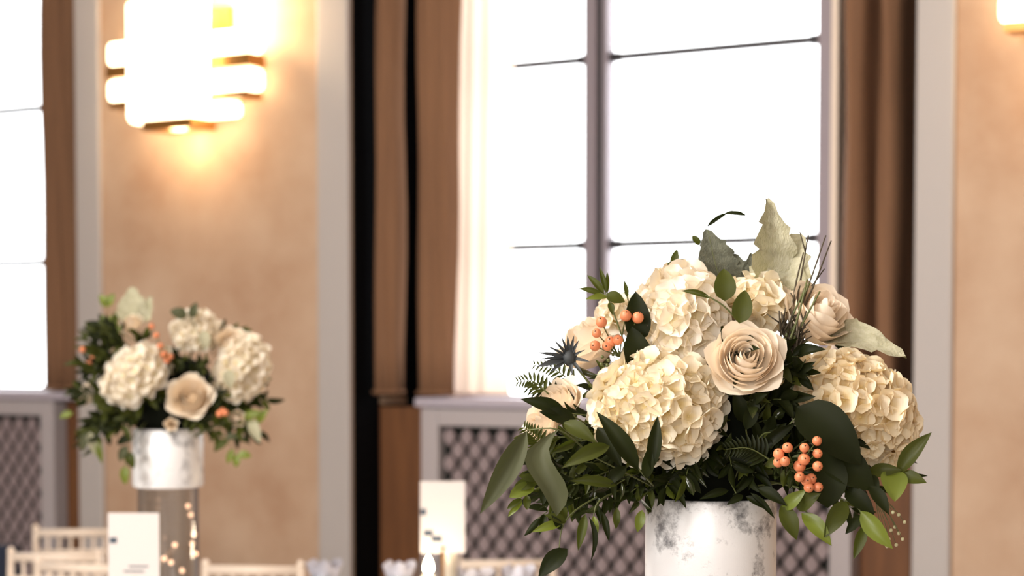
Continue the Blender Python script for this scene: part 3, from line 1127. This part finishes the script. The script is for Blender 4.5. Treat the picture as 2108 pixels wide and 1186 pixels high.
sprig('little olive sprig climbing beside the topmost white hydrangea', [(1345, 640, 3.12), (1342, 595, 3.11), (1370, 560, 3.11), (1395, 538, 3.11)], [
    (1345, 592, 3.11, 1352, 553, 3.11, 20, 'lance', Mm), (1352, 585, 3.11, 1330, 578, 3.11, 10, 'lance', Mm), (1362, 572, 3.11, 1385, 536, 3.11, 18, 'lance', Mm), (1385, 548, 3.11, 1394, 513, 3.11, 17, 'ovate', Mm),
    (1392, 545, 3.11, 1413, 535, 3.11, 14, 'ovate', Mm), (1345, 600, 3.11, 1322, 612, 3.11, 12, 'lance', Mm)], GL)
sprig('tiny lone olive leaf above the blackish leaf', [(1300, 640, 3.08), (1290, 608, 3.08)], [(1291, 612, 3.08, 1285, 577, 3.08, 10, 'lance', Mm)], GL)
sprig('thin curled blade arching over the top of the foreground bouquet', [(1495, 620, 3.1), (1472, 540, 3.1), (1456, 470, 3.1)], [
    (1457, 466, 3.1, 1497, 439, 3.1, 9, 'strap', D), (1492, 440, 3.1, 1537, 444, 3.1, 9, 'strap', D)], GL, r=.0007)
sprig('large silvery lobed leaf rising highest at the top of the foreground bouquet', [(1600, 680, 3.1), (1598, 640, 3.1), (1592, 600, 3.1)], [
    (1572, 602, 3.09, 1579, 408, 3.1, 96, 'lobed', 'leaf_silver', (.35, -1, .1), 1.3), (1598, 630, 3.08, 1648, 480, 3.1, 128, 'lobed', 'leaf_silver', (-.45, -1, .2), 1.2),
    (1585, 470, 3.1, 1592, 430, 3.1, 14, 'round', D)], GL, name='silver_leaf_sprig')
sprig('pewter grey broad leaf standing behind the top white hydrangea', [(1490, 620, 3.14), (1484, 575, 3.14), (1478, 560, 3.14)], [
    (1486, 578, 3.14, 1452, 472, 3.15, 78, 'lobed', 'leaf_pewter'), (1450, 556, 3.14, 1418, 548, 3.14, 26, 'lobed', 'leaf_pewter'), (1440, 505, 3.15, 1425, 485, 3.15, 14, 'round', Mm)], GL, name='silver_leaf_sprig')
sprig('small crinkled grey leaf between the pewter and silvery leaves', [(1532, 640, 3.13), (1530, 590, 3.13)], [
    (1530, 592, 3.13, 1512, 522, 3.14, 48, 'lobed', 'leaf_pewter'), (1540, 592, 3.13, 1546, 520, 3.14, 34, 'lobed', 'leaf_pewter'), (1520, 598, 3.13, 1498, 560, 3.13, 28, 'lobed', 'leaf_pewter')], GL, name='silver_leaf_sprig')
sprig('long silvery leaf pointing right from under the side-facing rose', [(1600, 720, 3.06), (1690, 695, 3.03), (1720, 692, 3.02)], [
    (1690, 690, 3.06, 1866, 736, 2.99, 70, 'lobed', 'leaf_silver', (-.1, -1, .6))], GL, name='silver_leaf_sprig')
sprig('two grey-green sickle leaves hanging at the far left of the foreground bouquet', [(1210, 930, 2.93), (1150, 885, 2.87), (1085, 885, 2.88)], [
    (1084, 888, 2.88, 988, 1058, 2.86, 50, 'lance', G, (.15, -1, .1)), (1146, 1062, 2.82, 1150, 884, 2.84, 62, 'sickle', G, (-.1, -1, .1))], GL, name='eucalyptus_sprig')
sprig('curled dark leaf between the two far left roses', [(1220, 880, 2.97), (1165, 850, 2.94), (1110, 835, 2.94)], [
    (1165, 852, 2.94, 1072, 822, 2.93, 32, 'lance', D), (1185, 868, 2.94, 1110, 848, 2.93, 36, 'lance', D)], GL)
sprig('pair of narrow dark leaves lying over the large front hydrangea', [(1345, 1000, 2.88), (1320, 972, 2.84), (1300, 940, 2.83)], [
    (1314, 968, 2.83, 1228, 848, 2.835, 40, 'lance', D), (1340, 968, 2.82, 1354, 856, 2.83, 30, 'lance', D), (1330, 985, 2.83, 1338, 915, 2.82, 26, 'lance', D)], GL)
sprig('great blackish leaf below the right golden hydrangea', [(1560, 960, 2.94), (1620, 880, 2.90), (1650, 850, 2.89)], [
    (1640, 838, 2.89, 1772, 958, 2.86, 100, 'ovate', D, (-.2, -1, .6))], GL)
sprig('great dark leaf drooping behind the right orange berries', [(1560, 970, 2.96), (1650, 930, 2.91), (1700, 930, 2.89)], [
    (1690, 925, 2.89, 1704, 1046, 2.87, 86, 'round', D, (.1, -1, .2)), (1690, 930, 2.90, 1800, 1010, 2.88, 80, 'ovate', D)], GL)
sprig('bright lance-leaved sprig reaching out at the far right', [(1560, 1000, 2.98), (1740, 978, 2.92), (1830, 976, 2.90), (1868, 960, 2.90)], [
    (1848, 976, 2.90, 1918, 890, 2.89, 36, 'lance', Mm, (-.4, -1, .3)), (1850, 980, 2.90, 1908, 994, 2.88, 30, 'lance', Mm), (1836, 968, 2.90, 1842, 1033, 2.87, 56, 'ovate', Lt),
    (1785, 974, 2.91, 1858, 968, 2.89, 30, 'lance', Mm), (1860, 984, 2.90, 1910, 980, 2.90, 10, 'lance', D), (1780, 978, 2.90, 1808, 1020, 2.88, 34, 'lance', D)], GL, name='ruscus_sprig')
sprig('lance-leaved sprig hanging at the right below the great dark leaf', [(1580, 990, 2.97), (1690, 1015, 2.89), (1760, 1040, 2.87), (1785, 1085, 2.86)], [
    (1742, 1032, 2.87, 1696, 1108, 2.85, 40, 'lance', Mm), (1772, 1052, 2.86, 1838, 1130, 2.84, 40, 'lance', Lt, (-.5, -1, .2)), (1780, 1082, 2.86, 1757, 1152, 2.85, 24, 'lance', Mm),
    (1775, 1060, 2.86, 1740, 1100, 2.86, 22, 'lance', D), (1740, 1010, 2.88, 1800, 1060, 2.86, 40, 'ovate', D), (1790, 1000, 2.88, 1830, 1060, 2.86, 30, 'lance', D)], GL, name='ruscus_sprig')
sprig('lance-leaved sprig over the right rim of the silver vase', [(1560, 980, 2.95), (1600, 1020, 2.89), (1640, 1040, 2.87), (1665, 1058, 2.87)], [
    (1608, 1040, 2.87, 1640, 1112, 2.86, 38, 'lance', Mm, (.1, -1, .1)), (1650, 1056, 2.87, 1712, 1124, 2.85, 36, 'lance', Lt), (1612, 1048, 2.87, 1660, 1008, 2.85, 30, 'lance', Lt),
    (1640, 1046, 2.87, 1690, 1016, 2.84, 36, 'lance', Mm), (1575, 960, 2.88, 1630, 945, 2.86, 22, 'lance', Mm), (1560, 1005, 2.88, 1620, 1042, 2.86, 26, 'lance', D)], GL, name='ruscus_sprig')
sprig('dark sprig under the open rose at the middle', [(1550, 960, 2.96), (1535, 880, 2.92), (1530, 820, 2.92)], [
    (1535, 885, 2.90, 1562, 812, 2.89, 30, 'lance', D), (1530, 870, 2.91, 1510, 800, 2.90, 34, 'lance', D), (1490, 790, 2.93, 1560, 800, 2.90, 60, 'ovate', D), (1560, 930, 2.90, 1640, 870, 2.89, 26, 'lance', D)], GL)
sprig('hanging lance-leaved sprig at the lower left corner of the foreground bouquet', [(1280, 1000, 2.95), (1200, 1040, 2.90), (1160, 1080, 2.88), (1150, 1135, 2.87)], [
    (1168, 1130, 2.87, 1108, 1190, 2.86, 40, 'lance', D, (-.3, -1, .2)), (1158, 1078, 2.88, 1094, 1096, 2.87, 20, 'lance', Lt), (1165, 1075, 2.88, 1120, 1060, 2.87, 20, 'lance', Mm), (1155, 1090, 2.88, 1135, 1060, 2.87, 16, 'lance', D)], GL, name='ruscus_sprig')
sprig('drooping glossy narrow sprig at the lower left of the foreground bouquet', [(1300, 1000, 2.95), (1235, 1030, 2.88), (1220, 1070, 2.87)], [
    (1205, 1058, 2.87, 1190, 1134, 2.86, 20, 'lance', Mm), (1212, 1064, 2.86, 1216, 1156, 2.85, 15, 'lance', D, (.8, -1, .5)), (1222, 1062, 2.87, 1228, 1110, 2.86, 15, 'lance', Lt), (1240, 1055, 2.87, 1254, 1116, 2.86, 15, 'lance', D),
    (1270, 1045, 2.88, 1268, 1090, 2.88, 16, 'lance', Mm), (1322, 1050, 2.90, 1312, 1096, 2.90, 22, 'lance', Lt)], GL, name='ruscus_sprig')
sprig('olive lance leaves spread below and left of the large front hydrangea', [(1340, 1000, 2.92), (1260, 960, 2.86), (1200, 930, 2.85)], [
    (1160, 870, 2.86, 1228, 912, 2.84, 34, 'lance', Mm), (1255, 918, 2.84, 1158, 962, 2.82, 34, 'lance', Mm), (1270, 1000, 2.84, 1172, 990, 2.83, 24, 'lance', Mm), (1290, 960, 2.85, 1240, 1005, 2.84, 26, 'lance', D),
    (1230, 880, 2.88, 1280, 965, 2.85, 40, 'lance', D)], GL, name='ruscus_sprig')
sprig('round-leaved sprig at the lower left edge, under the hanging sickle leaf', [(1200, 980, 2.95), (1110, 990, 2.91), (1068, 1030, 2.90)], [
    (1108, 990, 2.90, 1056, 1008, 2.89, 26, 'round', Mm), (1100, 1000, 2.90, 1048, 1024, 2.88, 30, 'round', Lt), (1085, 1020, 2.90, 1085, 1050, 2.89, 16, 'round', Mm), (1075, 1028, 2.90, 1044, 1048, 2.89, 14, 'round', Mm), (1075, 1034, 2.90, 1046, 1064, 2.89, 12, 'round', Lt),
    (1115, 985, 2.90, 1068, 980, 2.89, 26, 'round', Mm), (1125, 978, 2.90, 1090, 955, 2.89, 26, 'round', D), (1120, 1000, 2.90, 1118, 1040, 2.89, 22, 'lance', D), (1140, 1000, 2.90, 1150, 1045, 2.89, 22, 'lance', D)], GL, name='boxwood_sprig')
sprig('dark lance leaf drooping over the front rim of the silver vase', [(1500, 985, 2.94), (1515, 1015, 2.90)], [
    (1530, 1020, 2.89, 1496, 1040, 2.88, 16, 'lance', D), (1535, 1022, 2.89, 1580, 1050, 2.88, 16, 'lance', D), (1545, 1015, 2.89, 1595, 1068, 2.88, 14, 'lance', D), (1500, 1010, 2.90, 1440, 1028, 2.89, 18, 'lance', D)], GL)
fern('fern frond pointing left beside the far left rose', at(1130, 812, 3.02), at(1066, 786, 3.02), 9, .022, Mm, GL)
fern('dark fern frond below the lowest left rose', at(1140, 965, 2.93), at(1078, 880, 2.91), 12, .030, Mm, GL)
fern('dark fern frond above the vase rim, left of the right berries', at(1590, 950, 2.88), at(1495, 925, 2.87), 11, .030, D, GL)
fern('small fern frond left of the blue thistle', at(1190, 800, 3.06), at(1100, 752, 3.05), 10, .022, Mm, GL)
fern('fern frond behind the fern and roses at the far left', at(1190, 850, 3.04), at(1085, 800, 3.04), 10, .03, D, GL)

# blue thistle
c = at(1172, 738, 2.98)
th = thing('thistle', c, 'spiky blue-grey thistle at the left of the foreground bouquet', 'flower', GF)
obj('flower_head', MB().lathe([(.003, -.012), (.010, -.006), (.012, .003), (.008, .014), (.002, .020)], 12).data('flower_head', 'thistle_blue', True), th)
for tx, ty, wd in [(1105, 726, 9), (1108, 740, 6), (1104, 756, 15), (1130, 768, 10), (1140, 700, 7), (1155, 692, 7), (1168, 690, 8), (1182, 690, 8), (1192, 700, 8), (1205, 720, 6), (1200, 770, 8), (1215, 745, 8), (1125, 712, 6), (1178, 772, 9)]:
    leaf(th, c, at(tx, ty, 2.965), wd / FPX * 2.98, 'lance', 'thistle_blue', None, .5, 'bract')
stem(th, [c, c.lerp(NECK, .4), NECK], .002, .002)


def brush(label, base, tips, m, name, r=.0012, cat='greenery', n=1, seed=0):
    rr = random.Random(seed)
    root = thing(name, base, label, cat, GL)
    for t in tips:
        d = t - base
        br = MB().tube(smooth_path([Vector((0, 0, 0)), d * .5 + Vector((rr.gauss(0, .004), rr.gauss(0, .004), rr.gauss(0, .004))), d], 4), r, r * .5, 5)
        for k in range(n):
            q = d * rr.uniform(.35, .95)
            br.tube([q, q + d * .16 + Vector((rr.gauss(0, .008), rr.gauss(0, .008), rr.gauss(0, .008)))], r * .6, r * .4, 4)
        obj('twig', br.data('twig', m, True), root)
    return root


brush('forked bare twig rising right of the silvery leaf', at(1628, 690, 3.0), [at(1700, 485, 3.06), at(1711, 496, 3.07), at(1664, 484, 3.06), at(1654, 520, 3.06)], 'twig_brown', 'twig_sprig', .0021, n=1, seed=4)
brush('dark brushy tuft between the bud and the side-facing rose', at(1625, 770, 2.98), [at(1604 + 7 * k, 640 + 18 * (k % 4), 2.95 + .01 * (k % 3)) for k in range(9)] + [at(1620 + 6 * k, 665 + 14 * (k % 3), 2.97) for k in range(8)], 'twig_brown', 'twig_sprig', .0022, n=4, seed=5)
brush('greenish stems leading up to the forked twig', at(1610, 740, 2.96), [at(1662, 575, 2.97), at(1688, 600, 2.97), at(1655, 600, 2.98), at(1640, 690, 2.96)], 'stem_green', 'twig_sprig', .0026, n=1, seed=6)
# pale seed sprays
for lab, b, spots, m in [('pale seed spray hanging at the lower right corner of the foreground bouquet', (1800, 1020), [(1862, 1075), (1842, 1085), (1850, 1098), (1830, 1110), (1858, 1110), (1845, 1122), (1838, 1055), (1850, 1060), (1826, 1125), (1816, 1118), (1834, 1092)], 'seed_pale'),
                         ('greenish seed heads under the upper left orange berries', (1270, 770), [(1240, 735), (1252, 742), (1262, 730), (1250, 752), (1268, 745), (1280, 738), (1238, 750), (1275, 755), (1285, 748), (1258, 760)], 'stem_green'),
                         ('tiny green seed heads between the great dark leaves', (1720, 960), [(1715, 940), (1722, 945), (1718, 952), (1728, 950), (1724, 935)], 'stem_green')]:
    Y = 2.9 if b[0] > 1700 else 2.97
    c = at(b[0], b[1], Y)
    root = thing('seed_spray', c, lab, 'greenery', GL)
    mb = MB()
    for a, bb in spots:
        p = at(a, bb, Y + R.uniform(-.015, .01)) - c
        mb.tube(smooth_path([Vector((0, 0, 0)), p * .6 + Vector((0, 0, .006)), p], 3), .0006, .0004, 4)
        obj('seed', BERRY, root, Matrix.Translation(p) @ Matrix.Scale(.0028, 4)).data = BERRY
    obj('stem', mb.data('stem', 'stem_green', True), root)
    if m not in ('x',):
        dd = BERRY.copy()
        dd.materials.clear()
        dd.materials.append(MATS[m])
        for ch in root.children:
            if ch.name.startswith('seed'):
                ch.data = dd

# filling greenery: a drooping skirt round the rim and short tufts between the flowers
rr = random.Random(11)
KD = [('lance', D), ('lance', D), ('lance', D), ('lance', D), ('lance', D), ('lance', 'leaf_gloss'), ('lance', Mm)]
for i in range(38):
    a = 2 * PI * (i + rr.uniform(-.3, .3)) / 38
    rad = rr.uniform(.22, .30) if math.cos(a) > .3 or math.cos(a) < -.3 else rr.uniform(.17, .22)
    ca, sa = math.cos(a), math.sin(a)
    base = AX + Vector((.09 * ca, .09 * sa, .03))
    drop = rr.uniform(.025, .08) if abs(ca) < .62 else rr.uniform(-.04, .10)
    tip = AX + Vector((rad * ca * 1.02, rad * sa * .8, drop))
    filler('dark skirt sprig, %s of the foreground bouquet, %s' % (sector(ca, sa), nearest(tip)), base, tip, 18, .042, .0125, KD, GL, rr, .03)
for i in range(90):
    z = rr.uniform(.04, .26)
    a = rr.uniform(PI * .98, 2.02 * PI)
    k = math.sqrt(max(.05, 1 - ((z - .1) / .24) ** 2))
    base = AX + Vector((.15 * k * math.cos(a), .12 * k * math.sin(a), z - .01))
    tip = AX + Vector((.25 * k * math.cos(a), .165 * k * math.sin(a), z + .02))
    if not (clear_of_blooms(tip) and clear_of_blooms(base.lerp(tip, .6), .9)):
        continue
    filler('short dark leafy tuft tucked %s in the foreground bouquet' % nearest(tip), base, tip, 7, .04, .016, KD, GL, rr, .01)

for i, (px, py, Yb, n) in enumerate([(1085, 955, 2.98, 14), (1120, 1010, 2.96, 16), (1180, 1030, 2.92, 16), (1230, 1035, 2.90, 16), (1150, 900, 2.95, 12), (1100, 900, 3.0, 12), (1215, 985, 2.90, 14), (1290, 1020, 2.90, 14),
                                       (1170, 850, 2.98, 12), (1215, 800, 3.02, 12), (1225, 770, 3.05, 10), (1110, 975, 2.90, 14), (1175, 1000, 2.88, 16), (1255, 1005, 2.88, 16), (1140, 1035, 2.92, 14), (1310, 1035, 2.90, 14), (1210, 1050, 2.92, 12), (1740, 1010, 2.92, 14), (1800, 1010, 2.95, 14), (1680, 1010, 2.90, 12), (1600, 860, 2.92, 10), (1480, 880, 2.90, 10)]):
    tip = at(px, py, Yb)
    filler('dense dark sprig by the %s of the foreground bouquet' % ['left fern', 'hanging sickle leaf', 'lower left leaves', 'front left rim', 'lowest left rose', 'far left edge', 'olive lance leaves', 'left vase rim', 'curled dark leaf', 'left fern tips', 'blue thistle', 'grey sickle leaf tip', 'lower left olive leaves', 'left front rim', 'round-leaved sprig', 'left end of the vase rim', 'drooping glossy sprig', 'lower right sprig', 'far right sprig', 'right vase rim', 'great blackish leaf', 'middle fern'][i],
           AX + (tip - AX) * .25 + Vector((0, 0, .02)), tip, n, .034, .011, [('lance', D), ('lance', D), ('lance', Mm), ('lance', 'leaf_gloss')], GL, rr, .02)

# ------------------------------------------------------------------ the left, blurred bouquet
Y2 = 5.70
BLOOMS.clear()
AX2 = Vector((P2.x, Y2, P2.z))
NECK2 = AX2 + Vector((0, 0, -.06))
GF2, GL2 = 'white flowers of the left bouquet', 'greenery of the left bouquet'
fo2 = MB().lathe(prof, 20)  # the same added light-blocking core for the left bouquet
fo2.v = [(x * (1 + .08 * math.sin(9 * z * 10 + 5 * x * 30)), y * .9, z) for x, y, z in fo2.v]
tag(obj('light_block_foam', fo2.data('light_block_foam', 'light_blocker', True), None, Matrix.Translation(AX2)), 'unseen dark foam core added to block light inside the left bouquet', 'light_blocker')
hydrangea('large white hydrangea at the front left of the left bouquet', at(286, 775, 5.56), .092, .022, 'petal_white', 130, NECK2, GF2, squash=(1.1, 1, .85), tilt=(0, -.6, 0), seed=21)
hydrangea('white hydrangea at the right side of the left bouquet', at(498, 765, 5.62), .085, .022, 'petal_white', 130, NECK2, GF2, squash=(.8, 1, 1.25), tilt=(0, .3, 0), seed=22)
hydrangea('white hydrangea at the top of the left bouquet', at(405, 685, 5.66), .062, .022, 'petal_white', 80, NECK2, GF2, seed=23)
rose('white rose facing the viewer at the front of the left bouquet', at(388, 812, 5.50), .060, (.05, -1, .3), True, NECK2, GF2)
rose('white rose at the upper right of the left bouquet', at(482, 700, 5.62), .052, (.4, -.7, .5), False, NECK2, GF2)
rose('small white rose at the far left of the left bouquet', at(172, 812, 5.65), .036, (-.8, -.6, .2), False, NECK2, GF2)
rose('small cream rose near the top left of the left bouquet', at(268, 662, 5.66), .036, (-.3, -.7, .7), False, NECK2, GF2)
rose('small white rose hanging low at the right of the left bouquet', at(490, 862, 5.55), .026, (.5, -.8, -.1), False, NECK2, GF2)
rose('tiny white bud over the rim of the left vase', at(352, 874, 5.52), .020, (.1, -1, 0), False, NECK2, GF2)
sprig('large pale silvery leaf at the top of the left bouquet', [(300, 720, 5.7), (282, 660, 5.7)], [(278, 668, 5.69, 272, 590, 5.7, 66, 'lobed', 'leaf_silver'), (292, 665, 5.68, 312, 610, 5.7, 34, 'lobed', 'leaf_silver')], GL2, name='silver_leaf_sprig')
sprig('pale eucalyptus sprig across the top of the left bouquet', [(420, 720, 5.6), (390, 650, 5.6), (360, 640, 5.6)], [(385, 652, 5.58, 350, 640, 5.58, 26, 'ovate', G), (395, 655, 5.58, 405, 622, 5.58, 20, 'ovate', G), (420, 680, 5.55, 425, 720, 5.55, 24, 'ovate', 'leaf_silver'), (470, 760, 5.5, 475, 800, 5.5, 26, 'ovate', 'leaf_silver')], GL2, name='eucalyptus_sprig')
sprig('pale eucalyptus leaves hanging at the right of the left bouquet', [(450, 840, 5.6), (500, 860, 5.58), (528, 880, 5.57)], [(515, 862, 5.57, 535, 912, 5.56, 24, 'ovate', 'leaf_silver'), (500, 860, 5.57, 545, 850, 5.56, 20, 'ovate', Lt), (530, 870, 5.57, 552, 842, 5.56, 18, 'ovate', Lt)], GL2, name='eucalyptus_sprig')
sprig('yellow-green sprig standing at the top left of the left bouquet', [(250, 720, 5.7), (228, 660, 5.7), (218, 610, 5.7)], [(222, 632, 5.7, 205, 606, 5.7, 18, 'ovate', Lt), (220, 630, 5.7, 236, 605, 5.7, 20, 'ovate', Lt), (226, 668, 5.7, 208, 650, 5.7, 18, 'ovate', Lt), (228, 670, 5.7, 244, 648, 5.7, 22, 'ovate', Lt), (235, 690, 5.7, 250, 670, 5.7, 18, 'ovate', Lt)], GL2)
sprig('yellow-green sprig hanging at the lower right of the left bouquet', [(430, 850, 5.6), (470, 910, 5.56), (490, 940, 5.55)], [(480, 925, 5.55, 468, 955, 5.55, 14, 'ovate', Lt), (488, 935, 5.55, 486, 962, 5.55, 18, 'ovate', Lt), (490, 935, 5.55, 518, 940, 5.55, 18, 'ovate', Lt), (470, 905, 5.55, 440, 930, 5.55, 18, 'ovate', Mm), (465, 900, 5.55, 490, 900, 5.55, 18, 'ovate', G)], GL2)
sprig('blue-green sprig hanging low at the left of the left vase', [(300, 870, 5.58), (262, 920, 5.55), (258, 975, 5.55)], [(262, 918, 5.55, 246, 950, 5.55, 20, 'ovate', G), (262, 930, 5.55, 276, 965, 5.55, 22, 'ovate', Mm), (258, 960, 5.55, 258, 998, 5.55, 20, 'ovate', Lt), (270, 900, 5.55, 240, 915, 5.55, 20, 'ovate', D)], GL2)
sprig('grey-green sprig hanging at the far left of the left bouquet', [(220, 850, 5.62), (180, 890, 5.6), (176, 940, 5.6)], [(180, 890, 5.6, 168, 930, 5.6, 22, 'ovate', G), (185, 890, 5.6, 200, 940, 5.6, 20, 'ovate', 'leaf_silver'), (200, 900, 5.6, 210, 955, 5.6, 14, 'ovate', Lt), (150, 850, 5.6, 122, 860, 5.6, 16, 'ovate', Lt)], GL2, name='eucalyptus_sprig')
GB2 = 'orange berry sprigs of the left bouquet'
berries('orange berries at the left edge of the left bouquet', [(184, 748), (170, 720), (190, 738), (178, 752)], 5.6, (210, 770), .010, GB2)
berries('orange berries in the middle of the left bouquet', [(344, 742), (352, 734), (338, 730), (330, 712), (322, 690), (312, 672)], 5.5, (350, 770), .010, GB2)
berries('orange berries at the lower right of the left bouquet', [(458, 845), (464, 850), (452, 852)], 5.52, (440, 830), .010, GB2)
rr = random.Random(23)
KD2 = [('ovate', D), ('lance', D), ('lance', Mm), ('ovate', Mm)]
for i in range(30):
    a = 2 * PI * (i + rr.uniform(-.3, .3)) / 30
    ca, sa = math.cos(a), math.sin(a)
    rad = rr.uniform(.20, .30) if abs(ca) > .4 else rr.uniform(.16, .21)
    base = AX2 + Vector((.09 * ca, .09 * sa, .03))
    tip = AX2 + Vector((rad * ca, rad * sa * .85, rr.uniform(-.05, .10)))
    filler('dark skirt sprig, %s of the left bouquet, %s' % (sector(ca, sa), nearest(tip)), base, tip, 11, .05, .018, KD2, GL2, rr, .03)
for i in range(70):
    z = rr.uniform(.05, .28)
    a = rr.uniform(PI * .95, 2.05 * PI)
    k = math.sqrt(max(.05, 1 - ((z - .1) / .26) ** 2))
    base = AX2 + Vector((.15 * k * math.cos(a), .13 * k * math.sin(a), z - .01))
    tip = AX2 + Vector((.26 * k * math.cos(a), .19 * k * math.sin(a), z + .03))
    if not (clear_of_blooms(tip) and clear_of_blooms(base.lerp(tip, .6), .9)):
        continue
    filler('short dark leafy tuft tucked %s in the left bouquet' % nearest(tip), base, tip, 7, .045, .018, KD2, GL2, rr, .01)
